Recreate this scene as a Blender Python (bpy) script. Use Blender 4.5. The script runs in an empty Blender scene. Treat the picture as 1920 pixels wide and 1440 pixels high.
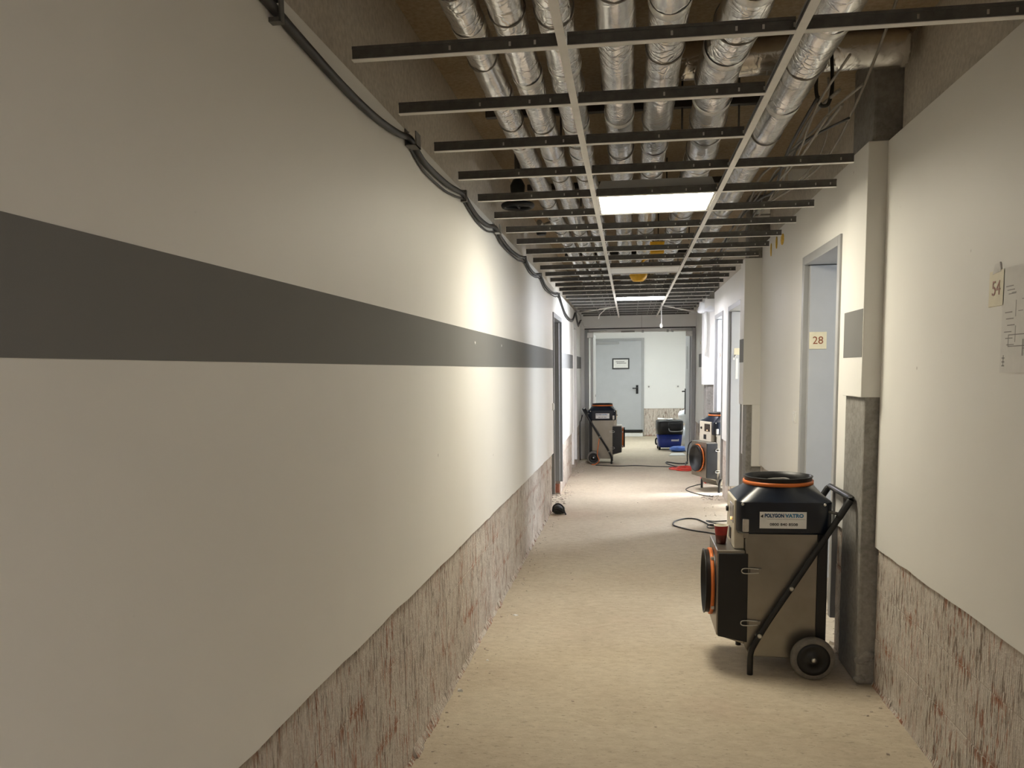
import bpy, bmesh, math, random
from mathutils import Vector, Matrix, noise
random.seed(7)
sc = bpy.context.scene
COL = sc.collection
PI = math.pi

# ------------------------------------------------------------------ camera, world, light, exposure
CAM_Z = 1.55
cam_d = bpy.data.cameras.new('camera')
cam_d.sensor_width = 36.0
cam_d.lens = 1582.0 / 1920.0 * 36.0
cam_d.shift_y = (865.7069 - 720.0) / 1920.0
cam_d.clip_start = 0.05
cam = bpy.data.objects.new('camera', cam_d)
COL.objects.link(cam)
MC = ((0.99041165, 0.00205962, -0.13813228),
      (0.13755147, -0.10749361, 0.98464446),
      (-0.01282034, -0.99420364, -0.10674622))
cam.matrix_world = Matrix(((MC[0][0], -MC[0][1], -MC[0][2], 0.0),
                           (MC[1][0], -MC[1][1], -MC[1][2], 0.0),
                           (MC[2][0], -MC[2][1], -MC[2][2], CAM_Z),
                           (0, 0, 0, 1)))
sc.camera = cam

world = bpy.data.worlds.new('world')
world.use_nodes = True
world.node_tree.nodes['Background'].inputs[0].default_value = (0.80, 0.88, 1.0, 1)
world.node_tree.nodes['Background'].inputs[1].default_value = 1.0
sc.world = world

sc.view_settings.view_transform = 'Standard'
sc.view_settings.look = 'None'
sc.view_settings.gamma = 1.0
sc.view_settings.use_curve_mapping = False
sc.view_settings.exposure = 1.5
sc.cycles.diffuse_bounces = 6
sc.cycles.max_bounces = 10

LAMP_STRENGTH = 16.0            # ceiling panels over the corridor
LAMP_WARM = (1.0, 0.92, 0.74)
LAMP_FILL = (1.0, 0.95, 0.90)  # tint of the fill panel added behind the camera
LAMP_COOL = (0.95, 0.93, 1.0)
def window_light(name, loc, rot, sx, sy, power, color=(0.86, 0.93, 1.0)):
    d = bpy.data.lights.new(name, 'AREA')
    d.shape = 'RECTANGLE'; d.size = sx; d.size_y = sy
    d.energy = power; d.color = color
    o = bpy.data.objects.new(name, d); COL.objects.link(o)
    o.location = loc; o.rotation_euler = rot
    return o
# daylight through the windows of the side rooms
window_light('daylight_room_a', (3.55, 5.1, 1.75), (0, PI/2, 0), 1.5, 1.2, 14)
window_light('daylight_room_b', (3.55, 11.3, 1.75), (0, PI/2, 0), 1.5, 1.9, 260)

# ------------------------------------------------------------------ materials
def new_mat(name):
    m = bpy.data.materials.new(name); m.use_nodes = True
    nt = m.node_tree; b = nt.nodes['Principled BSDF']
    return m, nt, b
def N(nt, typ, **kw):
    n = nt.nodes.new(typ)
    for k, v in kw.items(): setattr(n, k, v)
    return n
def pos_vec(nt, scale=(1, 1, 1), obj=False):
    if obj:
        src = N(nt, 'ShaderNodeTexCoord').outputs['Object']
    else:
        src = N(nt, 'ShaderNodeNewGeometry').outputs['Position']
    mp = N(nt, 'ShaderNodeMapping'); mp.inputs['Scale'].default_value = scale
    nt.links.new(src, mp.inputs['Vector'])
    return mp.outputs['Vector']
def nz(nt, vec, scale, detail=4, rough=0.6, dist=0.0):
    n = N(nt, 'ShaderNodeTexNoise')
    n.inputs['Scale'].default_value = scale; n.inputs['Detail'].default_value = detail
    n.inputs['Roughness'].default_value = rough; n.inputs['Distortion'].default_value = dist
    nt.links.new(vec, n.inputs['Vector'])
    return n.outputs['Fac']
def ramp(nt, fac, stops):
    r = N(nt, 'ShaderNodeValToRGB'); els = r.color_ramp.elements
    while len(els) < len(stops): els.new(0.5)
    for e, (p, c) in zip(els, stops):
        e.position = p; e.color = (c[0], c[1], c[2], 1) if not isinstance(c, (int, float)) else (c, c, c, 1)
    nt.links.new(fac, r.inputs['Fac'])
    return r.outputs['Color']
def mixc(nt, fac, a, b, mode='MIX'):
    m = N(nt, 'ShaderNodeMix', data_type='RGBA', blend_type=mode)
    for s, v in ((m.inputs[0], fac), (m.inputs[6], a), (m.inputs[7], b)):
        if isinstance(v, (int, float)): s.default_value = v
        elif isinstance(v, tuple): s.default_value = (v[0], v[1], v[2], 1)
        else: nt.links.new(v, s)
    return m.outputs[2]
def mth(nt, op, a, b=0.0):
    m = N(nt, 'ShaderNodeMath', operation=op)
    for s, v in zip(m.inputs, (a, b)):
        if isinstance(v, (int, float)): s.default_value = v
        else: nt.links.new(v, s)
    return m.outputs[0]
def bump(nt, b, h, strength=0.3, dist=0.01):
    n = N(nt, 'ShaderNodeBump'); n.inputs['Strength'].default_value = strength
    n.inputs['Distance'].default_value = dist
    nt.links.new(h, n.inputs['Height']); nt.links.new(n.outputs['Normal'], b.inputs['Normal'])
def plain(name, col, rough=0.5, metal=0.0, var=0.12, scale=25.0, bmp=0.0, obj=True):
    m, nt, b = new_mat(name)
    v = pos_vec(nt, obj=obj)
    f = nz(nt, v, scale)
    lo = tuple(c * (1 - var) for c in col); hi = tuple(min(1, c * (1 + var)) for c in col)
    nt.links.new(ramp(nt, f, [(0.3, lo), (0.7, hi)]), b.inputs['Base Color'])
    b.inputs['Roughness'].default_value = rough; b.inputs['Metallic'].default_value = metal
    if bmp: bump(nt, b, f, bmp, 0.003)
    return m

M = {}
def mk_paint(name, col, scuff=True):
    m, nt, b = new_mat(name)
    v = pos_vec(nt)
    big = nz(nt, v, 1.3, 3)
    fine = nz(nt, v, 160, 2)
    base = ramp(nt, big, [(0.3, tuple(c * 0.965 for c in col)), (0.7, col)])
    if scuff:
        sv = pos_vec(nt, (1, 3.5, 9.0))
        s1 = nz(nt, sv, 2.2, 6, 0.7, 0.6)
        sm = ramp(nt, s1, [(0.70, 0.0), (0.76, 1.0)])
        base = mixc(nt, mth(nt, 'MULTIPLY', sm, 0.22), base, (0.32, 0.26, 0.20))
        dots = N(nt, 'ShaderNodeTexVoronoi'); dots.inputs['Scale'].default_value = 3.1
        nt.links.new(v, dots.inputs['Vector'])
        dm = ramp(nt, dots.outputs['Distance'], [(0.018, 1.0), (0.03, 0.0)])
        base = mixc(nt, mth(nt, 'MULTIPLY', dm, 0.5), base, (0.25, 0.22, 0.2))
    nt.links.new(base, b.inputs['Base Color'])
    b.inputs['Roughness'].default_value = 0.55
    bump(nt, b, fine, 0.08, 0.002)
    return m
M['plaster'] = mk_paint('wall_paint_white', (0.80, 0.79, 0.755))
M['plaster_clean'] = mk_paint('wall_paint_clean', (0.80, 0.80, 0.79), False)
M['stripe'] = mk_paint('wall_paint_grey', (0.20, 0.20, 0.197), False)
M['stripe'].node_tree.nodes['Principled BSDF'].inputs['Roughness'].default_value = 0.85
M['stripe'].node_tree.nodes['Principled BSDF'].inputs['Specular IOR Level'].default_value = 0.2

def mk_masonry():
    m, nt, b = new_mat('stripped_masonry')
    v = pos_vec(nt)
    big = nz(nt, v, 2.4, 4)
    patch = nz(nt, v, 4.5, 4, 0.6)
    streak = nz(nt, pos_vec(nt, (9, 9, 1.5)), 6.5, 4, 0.6, 0.3)
    streak2 = nz(nt, pos_vec(nt, (10, 10, 1.7)), 6.0, 4, 0.62, 0.3)
    grain = nz(nt, v, 75, 5, 0.7)
    base = ramp(nt, big, [(0.3, (0.60, 0.535, 0.47)), (0.5, (0.71, 0.645, 0.575)), (0.7, (0.79, 0.735, 0.67))])
    base = mixc(nt, 0.35, base, ramp(nt, grain, [(0.35, (0.42, 0.35, 0.29)), (0.65, (0.80, 0.74, 0.67))]))
    # upright comb marks of the old adhesive
    d = ramp(nt, streak2, [(0.545, 0.0), (0.59, 1.0)])
    pm = ramp(nt, patch, [(0.42, 0.12), (0.58, 1.0)])
    base = mixc(nt, mth(nt, 'MULTIPLY', mth(nt, 'MULTIPLY', d, pm), 0.75), base, (0.20, 0.135, 0.09))
    # fired clay showing through, mostly along the courses
    sep = N(nt, 'ShaderNodeSeparateXYZ'); nt.links.new(v, sep.inputs[0])
    fr = mth(nt, 'FRACT', mth(nt, 'MULTIPLY', mth(nt, 'ADD', sep.outputs['Z'], mth(nt, 'MULTIPLY', big, 0.05)), 1 / 0.24))
    course = ramp(nt, mth(nt, 'ABSOLUTE', mth(nt, 'SUBTRACT', fr, 0.1)), [(0.04, 1.0), (0.16, 0.0)])
    patch2 = ramp(nt, nz(nt, v, 3.3, 4, 0.6), [(0.48, 0.0), (0.58, 1.0)])
    r1 = ramp(nt, streak, [(0.56, 0.0), (0.60, 1.0)])
    r2 = ramp(nt, streak, [(0.47, 0.0), (0.52, 1.0)])
    msk = mth(nt, 'MAXIMUM', mth(nt, 'MULTIPLY', r1, mth(nt, 'ADD', mth(nt, 'MULTIPLY', patch2, 0.55), 0.3)),
              mth(nt, 'MULTIPLY', mth(nt, 'MULTIPLY', r2, course), mth(nt, 'MULTIPLY', patch2, 0.9)))
    red = ramp(nt, nz(nt, v, 30, 3), [(0.3, (0.29, 0.105, 0.05)), (0.7, (0.47, 0.21, 0.12))])
    base = mixc(nt, msk, base, red)
    nt.links.new(base, b.inputs['Base Color'])
    b.inputs['Roughness'].default_value = 0.92
    wv = N(nt, 'ShaderNodeTexWave', wave_type='BANDS', bands_direction='Y')
    wv.inputs['Scale'].default_value = 22; wv.inputs['Distortion'].default_value = 3.0
    wv.inputs['Detail'].default_value = 2
    nt.links.new(v, wv.inputs['Vector'])
    h = mth(nt, 'ADD', mth(nt, 'MULTIPLY', wv.outputs['Fac'], mth(nt, 'MULTIPLY', pm, 0.35)),
            mth(nt, 'ADD', mth(nt, 'MULTIPLY', d, -0.55), mth(nt, 'MULTIPLY', grain, 0.8)))
    bump(nt, b, h, 0.9, 0.014)
    return m
M['masonry'] = mk_masonry()
def mk_concrete(name, a, c, scale=3.0):
    m, nt, b = new_mat(name)
    v = pos_vec(nt)
    f = nz(nt, v, scale, 6, 0.65, 0.3); f2 = nz(nt, v, 45, 4)
    base = ramp(nt, f, [(0.3, a), (0.7, c)])
    base = mixc(nt, 0.35, base, ramp(nt, f2, [(0.35, tuple(x * 0.6 for x in a)), (0.65, c)]))
    nt.links.new(base, b.inputs['Base Color'])
    b.inputs['Roughness'].default_value = 0.9
    bump(nt, b, f2, 0.35, 0.006)
    return m
M['concrete'] = mk_concrete('bare_concrete', (0.19, 0.18, 0.165), (0.35, 0.335, 0.31))
M['slab'] = mk_concrete('slab_concrete', (0.30, 0.215, 0.115), (0.45, 0.37, 0.27), 1.6)
M['void_wall'] = mk_concrete('void_wall_render', (0.54, 0.49, 0.42), (0.70, 0.65, 0.57), 2.0)
M['mortar'] = mk_concrete('joint_mortar', (0.44, 0.37, 0.31), (0.62, 0.54, 0.46), 9.0)
def mk_floor():
    m, nt, b = new_mat('rough_screed')
    v = pos_vec(nt)
    f = nz(nt, v, 1.1, 5, 0.6, 0.4)
    fs = nz(nt, pos_vec(nt, (1.0, 1.6, 1)), 14, 7, 0.74)
    fine = nz(nt, v, 70, 5, 0.7)
    base = ramp(nt, f, [(0.25, (0.44, 0.365, 0.27)), (0.5, (0.54, 0.46, 0.345)), (0.78, (0.62, 0.55, 0.43))])
    base = mixc(nt, 0.32, base, ramp(nt, fs, [(0.36, (0.34, 0.275, 0.20)), (0.64, (0.66, 0.585, 0.46))]))
    pk = ramp(nt, nz(nt, pos_vec(nt, (0.45, 1, 1)), 55, 4, 0.7), [(0.59, 0.0), (0.66, 1.0)])
    base = mixc(nt, mth(nt, 'MULTIPLY', pk, 0.55), base, (0.22, 0.17, 0.12))
    wh = ramp(nt, nz(nt, v, 55, 2, 0.5), [(0.74, 0.0), (0.78, 1.0)])
    base = mixc(nt, mth(nt, 'MULTIPLY', wh, 0.6), base, (0.80, 0.76, 0.68))
    rd = ramp(nt, nz(nt, v, 0.75, 3), [(0.56, 0.0), (0.75, 1.0)])
    base = mixc(nt, mth(nt, 'MULTIPLY', rd, 0.35), base, (0.52, 0.36, 0.28))
    nt.links.new(base, b.inputs['Base Color'])
    b.inputs['Roughness'].default_value = 0.88
    h = mth(nt, 'ADD', mth(nt, 'MULTIPLY', fine, 0.7), mth(nt, 'MULTIPLY', fs, 0.6))
    bump(nt, b, h, 0.55, 0.011)
    return m
M['floor'] = mk_floor()
def mk_foil():
    m, nt, b = new_mat('aluminium_foil')
    v = pos_vec(nt)
    f = nz(nt, v, 9, 3, 0.5, 0.8)
    vo = N(nt, 'ShaderNodeTexVoronoi', feature='DISTANCE_TO_EDGE'); vo.inputs['Scale'].default_value = 17
    wob = N(nt, 'ShaderNodeTexNoise'); wob.inputs['Scale'].default_value = 8
    nt.links.new(v, wob.inputs['Vector'])
    va = N(nt, 'ShaderNodeVectorMath', operation='MULTIPLY_ADD')
    va.inputs[1].default_value = (0.12, 0.12, 0.12)
    nt.links.new(wob.outputs['Color'], va.inputs[0]); nt.links.new(v, va.inputs[2])
    nt.links.new(va.outputs[0], vo.inputs['Vector'])
    crease = ramp(nt, vo.outputs['Distance'], [(0.0, 0.0), (0.12, 1.0)])
    patch = ramp(nt, nz(nt, v, 3.0, 2), [(0.42, 0.0), (0.62, 1.0)])
    nt.links.new(ramp(nt, f, [(0.3, (0.70, 0.68, 0.65)), (0.7, (0.90, 0.89, 0.87))]), b.inputs['Base Color'])
    b.inputs['Metallic'].default_value = 0.95; b.inputs['Roughness'].default_value = 0.24
    h = mth(nt, 'ADD', f, mth(nt, 'MULTIPLY', mth(nt, 'MULTIPLY', crease, patch), 0.35))
    bump(nt, b, h, 0.30, 0.018)
    return m
M['foil'] = mk_foil()
M['foil_tape'] = plain('foil_tape', (0.72, 0.70, 0.66), 0.35, 0.9, 0.1, 60, 0.4)
M['wire'] = plain('binding_wire', (0.30, 0.28, 0.25), 0.4, 0.8)
M['galv'] = plain('galvanised_web', (0.125, 0.122, 0.116), 0.42, 0.3, 0.2, 30)
M['white_metal'] = plain('white_grid_face', (0.80, 0.79, 0.76), 0.45, 0.0, 0.04)
M['rail'] = plain('dark_support_rail', (0.06, 0.058, 0.055), 0.55, 0.4)
M['steel'] = None
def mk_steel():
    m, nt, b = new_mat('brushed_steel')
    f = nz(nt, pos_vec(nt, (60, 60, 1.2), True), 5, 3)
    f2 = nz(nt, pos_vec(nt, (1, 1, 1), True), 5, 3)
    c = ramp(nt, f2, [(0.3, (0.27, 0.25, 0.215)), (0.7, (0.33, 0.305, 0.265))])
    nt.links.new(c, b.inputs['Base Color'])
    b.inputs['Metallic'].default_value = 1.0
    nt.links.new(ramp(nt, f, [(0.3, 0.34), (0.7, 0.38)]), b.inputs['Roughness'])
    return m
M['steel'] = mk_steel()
M['panel_lit'] = plain('lamplit_panel_steel', (0.56, 0.51, 0.41), 0.45, 0, 0.06, 10)  # lamplight on the steel control panel, put into a lighter base colour
M['navy'] = plain('navy_plastic', (0.006, 0.010, 0.020), 0.28, 0, 0.25, 12)
M['black'] = plain('black_plastic', (0.005, 0.005, 0.0055), 0.42, 0, 0.25, 12)
M['black_tube'] = plain('black_tube_paint', (0.007, 0.0065, 0.0065), 0.35, 0, 0.2, 20)
M['rubber'] = plain('grey_rubber', (0.17, 0.155, 0.135), 0.75, 0, 0.2, 30, 0.2)
M['orange'] = plain('orange_ring', (0.62, 0.155, 0.025), 0.45, 0, 0.12, 20)
M['chrome'] = plain('bright_metal', (0.62, 0.61, 0.58), 0.28, 0.9, 0.1)
M['sticker'] = plain('white_sticker', (0.74, 0.74, 0.73), 0.5, 0, 0.04)
M['ink_blue'] = plain('ink_dark_blue', (0.01, 0.055, 0.14), 0.5, 0, 0.05)
M['ink_cyan'] = plain('ink_light_blue', (0.05, 0.20, 0.36), 0.5, 0, 0.05)
M['ink_black'] = plain('ink_black', (0.03, 0.03, 0.03), 0.5, 0, 0.05)
M['ink_grey'] = plain('ink_grey', (0.28, 0.27, 0.26), 0.6, 0, 0.05)
M['ink_brown'] = plain('ink_brown_red', (0.26, 0.075, 0.03), 0.5, 0, 0.05)
M['cream'] = plain('cream_plaque', (0.74, 0.68, 0.50), 0.5, 0, 0.05)
M['paper'] = plain('paper_white', (0.72, 0.71, 0.69), 0.7, 0, 0.04)
M['door_grey'] = plain('door_grey_paint', (0.44, 0.455, 0.475), 0.42, 0, 0.03, 6)
M['door_dark'] = plain('door_dark_grey_paint', (0.235, 0.24, 0.245), 0.45, 0, 0.04, 6)
M['frame_grey'] = plain('frame_grey_paint', (0.37, 0.375, 0.38), 0.4, 0, 0.04, 6)
M['white_plastic'] = plain('white_plastic', (0.76, 0.76, 0.74), 0.4, 0, 0.03)
M['cable_black'] = plain('black_cable', (0.022, 0.021, 0.020), 0.5, 0, 0.2)
M['cable_grey'] = plain('grey_cable', (0.27, 0.25, 0.215), 0.55, 0, 0.15)
M['cable_white'] = plain('white_cable', (0.72, 0.70, 0.68), 0.5, 0, 0.05)
M['cable_red'] = plain('red_cable', (0.72, 0.055, 0.035), 0.5, 0, 0.1)
M['cup_red'] = plain('red_cup', (0.30, 0.018, 0.016), 0.35, 0, 0.15, 40)
M['cup_dark'] = plain('dark_red_cup_base', (0.11, 0.022, 0.016), 0.4, 0, 0.15, 40)
M['cup_white'] = plain('cup_inside', (0.80, 0.77, 0.68), 0.5, 0, 0.05)
M['blue_tub'] = plain('blue_tub_plastic', (0.012, 0.03, 0.22), 0.4, 0, 0.15, 10)
M['blue_bag'] = plain('blue_bag_plastic', (0.09, 0.19, 0.62), 0.4, 0, 0.2, 12, 0.3)
M['white_bag'] = plain('white_bag_plastic', (0.78, 0.80, 0.83), 0.45, 0, 0.06, 12, 0.3)
M['yellow'] = plain('yellow_plastic', (0.72, 0.40, 0.02), 0.5, 0, 0.15)
M['foam'] = plain('yellow_foam', (0.66, 0.42, 0.06), 0.85, 0, 0.3, 60, 0.6)
M['dark_green'] = plain('dark_bag', (0.018, 0.026, 0.022), 0.5, 0, 0.3, 30, 0.3)
M['brick_red'] = plain('red_brick', (0.33, 0.13, 0.085), 0.9, 0, 0.3, 40, 0.4)
M['debris'] = plain('rubble', (0.52, 0.45, 0.37), 0.95, 0, 0.35, 6, 0.3, False)
M['display'] = plain('dark_display', (0.03, 0.02, 0.015), 0.2, 0, 0.2)
def emit(name, col, s):
    m, nt, b = new_mat(name)
    b.inputs['Base Color'].default_value = (0.8, 0.8, 0.8, 1)
    b.inputs['Emission Color'].default_value = (*col, 1)
    b.inputs['Emission Strength'].default_value = s
    return m
M['lamp_warm'] = emit('panel_lamp_warm', LAMP_WARM, LAMP_STRENGTH)
M['lamp_cool'] = emit('panel_lamp_cool', LAMP_COOL, LAMP_STRENGTH * 1.5)
M['pilot'] = emit('pilot_light', (1.0, 0.45, 0.08), 0.6)
M['lamp_fill'] = emit('panel_lamp_fill', LAMP_FILL, LAMP_STRENGTH)
M['lamp_end'] = emit('panel_lamp_end_room', (0.93, 1.0, 0.985), LAMP_STRENGTH * 0.68)

# ------------------------------------------------------------------ mesh helpers
class MB:
    def __init__(s): s.v = []; s.f = []; s.sm = []
    def add(s, vs, fs, smooth=False):
        o = len(s.v); s.v += [tuple(v) for v in vs]
        for f in fs: s.f.append([i + o for i in f]); s.sm.append(smooth)
        return s
    def box(s, x0, x1, y0, y1, z0, z1):
        vs = [(x, y, z) for z in (z0, z1) for y in (y0, y1) for x in (x0, x1)]
        return s.add(vs, [(0, 2, 3, 1), (4, 5, 7, 6), (0, 1, 5, 4), (2, 6, 7, 3), (0, 4, 6, 2), (1, 3, 7, 5)])
    def prism(s, poly, axis, a, b):
        # poly: 2D ring, extruded along axis from a to b
        def P(p, t):
            return {'x': (t, p[0], p[1]), 'y': (p[0], t, p[1]), 'z': (p[0], p[1], t)}[axis]
        n = len(poly)
        vs = [P(p, a) for p in poly] + [P(p, b) for p in poly]
        fs = [tuple(range(n))[::-1], tuple(range(n, 2 * n))] + [(i, (i + 1) % n, n + (i + 1) % n, n + i) for i in range(n)]
        return s.add(vs, fs)
    def loft(s, loops, cap0=True, cap1=True, smooth=True, closed=True):
        n = len(loops[0]); vs = [p for l in loops for p in l]; fs = []
        for k in range(len(loops) - 1):
            for i in range(n if closed else n - 1):
                j = (i + 1) % n
                fs.append((k * n + i, k * n + j, (k + 1) * n + j, (k + 1) * n + i))
        o = len(s.v); s.add(vs, fs, smooth)
        if cap0: s.f.append([o + i for i in range(n)][::-1]); s.sm.append(False)
        if cap1: s.f.append([o + (len(loops) - 1) * n + i for i in range(n)]); s.sm.append(False)
        return s
    def ring(s, c, r, axis, seg):
        out = []
        for i in range(seg):
            a = 2 * PI * i / seg; u, w = math.cos(a) * r, math.sin(a) * r
            out.append({'x': (c[0], c[1] + u, c[2] + w), 'y': (c[0] + w, c[1], c[2] + u), 'z': (c[0] + u, c[1] + w, c[2])}[axis])
        return out
    def lathe(s, prof, axis, c=(0, 0, 0), seg=32, cap0=True, cap1=True):
        # prof: list of (position along axis, radius)
        k = 'xyz'.index(axis); loops = []
        for t, r in prof:
            cc = list(c); cc[k] += t; loops.append(s.ring(cc, r, axis, seg))
        return s.loft(loops, cap0, cap1)
    def tube(s, pts, r, seg=8, res=6, smoothpath=True, rfun=None):
        P = [Vector(p) for p in pts]
        if smoothpath and len(P) > 2:
            Q = []
            for i in range(len(P) - 1):
                p0 = P[max(i - 1, 0)]; p1 = P[i]; p2 = P[i + 1]; p3 = P[min(i + 2, len(P) - 1)]
                for k in range(res):
                    t = k / res
                    Q.append(0.5 * ((2 * p1) + (p2 - p0) * t + (2 * p0 - 5 * p1 + 4 * p2 - p3) * t * t + (3 * p1 - p0 - 3 * p2 + p3) * t ** 3))
            Q.append(P[-1]); P = Q
        up = None; loops = []
        for i, p in enumerate(P):
            t = (P[min(i + 1, len(P) - 1)] - P[max(i - 1, 0)]).normalized()
            if up is None:
                up = Vector((0, 0, 1)) if abs(t.z) < 0.9 else Vector((1, 0, 0))
            a = (up - t * up.dot(t)).normalized(); up = a; b = t.cross(a)
            rr = rfun(i, len(P)) * r if rfun else r
            loops.append([tuple(p + (a * math.cos(2 * PI * k / seg) + b * math.sin(2 * PI * k / seg)) * rr) for k in range(seg)])
        return s.loft(loops)
    def torus(s, c, R, r, axis, seg=32, sub=8):
        loops = []
        for i in range(seg):
            a = 2 * PI * i / seg; l = []
            for k in range(sub):
                b = 2 * PI * k / sub; q = R + r * math.cos(b); w = r * math.sin(b)
                u, v = math.cos(a) * q, math.sin(a) * q
                l.append({'x': (c[0] + w, c[1] + u, c[2] + v), 'y': (c[0] + v, c[1] + w, c[2] + u), 'z': (c[0] + u, c[1] + v, c[2] + w)}[axis])
            loops.append(l)
        loops.append(loops[0])
        return s.loft(loops, False, False)
    def mesh(s, name):
        me = bpy.data.meshes.new(name); me.from_pydata(s.v, [], s.f)
        me.polygons.foreach_set('use_smooth', s.sm)
        bm = bmesh.new(); bm.from_mesh(me); bmesh.ops.recalc_face_normals(bm, faces=bm.faces)
        bm.to_mesh(me); bm.free(); me.update()
        return me
    def build(s, name, mat, parent=None, bevel=0.0, seg=2):
        return link(name, s.mesh(name), mat, parent, bevel, seg)
def link(name, me, mat, parent=None, bevel=0.0, seg=2):
    o = bpy.data.objects.new(name, me); COL.objects.link(o)
    if mat is not None and len(me.materials) == 0: me.materials.append(M[mat])
    if parent is not None: o.parent = parent
    if bevel:
        b = o.modifiers.new('bevel', 'BEVEL'); b.width = bevel; b.segments = seg
        b.limit_method = 'ANGLE'; b.angle_limit = 0.6
    return o
def tag(o, label=None, cat=None, group=None, kind=None):
    for k, v in (('label', label), ('category', cat), ('group', group), ('kind', kind)):
        if v: o[k] = v
    return o
def thing(name, label, cat, loc=(0, 0, 0), rz=0.0, group=None, kind=None):
    o = bpy.data.objects.new(name, None); COL.objects.link(o)
    o.empty_display_size = 0.1
    o.location = loc; o.rotation_euler = (0, 0, rz)
    return tag(o, label, cat, group, kind)
def place(me_name, me, parent, loc, rot=(0, 0, 0), scale=(1, 1, 1)):
    o = bpy.data.objects.new(me_name, me); COL.objects.link(o)
    o.parent = parent; o.location = loc; o.rotation_euler = rot; o.scale = scale
    return o
def text(name, body, mat, parent, loc, rot, size, bold=0.0, extr=0.0004, align='CENTER', sx=1.0, width=None):
    cu = bpy.data.curves.new(name, 'FONT'); cu.body = body; cu.size = size
    cu.align_x = align; cu.align_y = 'CENTER'; cu.extrude = extr; cu.offset = bold
    cu.resolution_u = 3
    t = bpy.data.objects.new(name, cu); COL.objects.link(t)
    dg = bpy.context.evaluated_depsgraph_get()
    me = bpy.data.meshes.new_from_object(t.evaluated_get(dg))
    bpy.data.objects.remove(t); bpy.data.curves.remove(cu)
    me.materials.clear()
    if width:
        xs = [v_.co.x for v_ in me.vertices]; sx = width / (max(xs) - min(xs))
    o = link(name, me, mat, parent)
    o.location = loc; o.rotation_euler = rot; o.scale = (sx, 1, 1)
    return o
def copy_tree(o, parent=None):
    c = o.copy(); COL.objects.link(c); c.parent = parent
    for ch in list(o.children): copy_tree(ch, c)
    return c

# ------------------------------------------------------------------ the setting
LX = -0.84          # left plaster face
RX1 = 1.165         # right wall face before the first pilaster
RX2 = 1.11          # right wall face after it
SLAB = 3.0
Y0, YE, YB = -9.0, 14.75, 19.9
floor_o = tag(MB().box(-3.2, 3.8, Y0 - .2, YB + .3, -0.12, 0.0).build('floor', 'floor'), 'rough beige screed floor stripped of its covering', None, None, 'structure')
slab = tag(MB().box(-3.2, 3.8, Y0 - .2, YB + .3, SLAB, SLAB + 0.2).build('ceiling', 'slab'), 'bare brownish concrete slab above the pipes', None, None, 'structure')

def jagged_panel(x0, x1, y0, y1, zb0, zb1, zt, amp=0.004, step=0.12):
    """plaster sheet with a broken lower edge, thickness x0..x1"""
    n = max(2, int((y1 - y0) / step)); poly = []
    for i in range(n + 1):
        t = i / n; y = y0 + (y1 - y0) * t
        z = zb0 + (zb1 - zb0) * t + (random.uniform(-amp, amp) if 0 < i < n else 0)
        poly.append((y, z))
    mb = MB()
    for i in range(n):
        (ya, za), (yb, zb) = poly[i], poly[i + 1]
        vs = [(x, y, z) for x in (x0, x1) for (y, z) in ((ya, za), (yb, zb), (yb, zt), (ya, zt))]
        fs = [(0, 3, 2, 1), (4, 5, 6, 7), (0, 1, 5, 4), (3, 7, 6, 2)]
        if i == 0: fs.append((0, 4, 7, 3))
        if i == n - 1: fs.append((1, 2, 6, 5))
        mb.add(vs, fs)
    return mb

brick_cache = {}
def brick_mesh(l, h, d):
    k = (round(l, 2), round(h, 3), round(d, 3))
    if k not in brick_cache:
        mb = MB(); c = 0.002
        a = [(0, 0), (l, 0), (l, h), (0, h)]
        b = [(c, c), (l - c, c), (l - c, h - c), (c, h - c)]
        vs = [(0, y, z) for y, z in a] + [(d - c * 0.6, y, z) for y, z in a] + [(d, y, z) for y, z in b]
        fs = [(0, 1, 2, 3), (8, 9, 10, 11)] + [(i, (i + 1) % 4, 4 + (i + 1) % 4, 4 + i) for i in range(4)] + [(4 + i, 4 + (i + 1) % 4, 8 + (i + 1) % 4, 8 + i) for i in range(4)]
        mb.add(vs, fs); me = mb.mesh('brick'); me.materials.append(M['masonry'])
        brick_cache[k] = me
    return brick_cache[k]
def brick_rows(parent, face, sign, y0, y1, ztop, depth=0.045, lens=(0.38, 0.5), h=0.24, z0=0.0):
    """sign +1: faces +x (left wall); -1: faces -x"""
    z = z0; row = 0
    while z < ztop - 0.02:
        hh = min(h, ztop - z); y = y0; first = True
        while y < y1 - 0.001:
            l = random.choice((0.37, 0.37, 0.38, 0.5))
            if first and row % 2: l = 0.185
            first = False
            l = min(l, y1 - y)
            if y1 - y - l < 0.08: l = y1 - y
            me = brick_mesh(l - 0.003, hh - 0.003, depth)
            jit = random.uniform(-0.0018, 0.0018)
            if sign > 0: o = place('brick', me, parent, (face - depth + jit, y + 0.0015, z + 0.0015))
            else: o = place('brick', me, parent, (face + depth + jit, y + l - 0.0015, z + 0.0015), (0, 0, PI))
            y += l
        z += hh; row += 1

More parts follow.
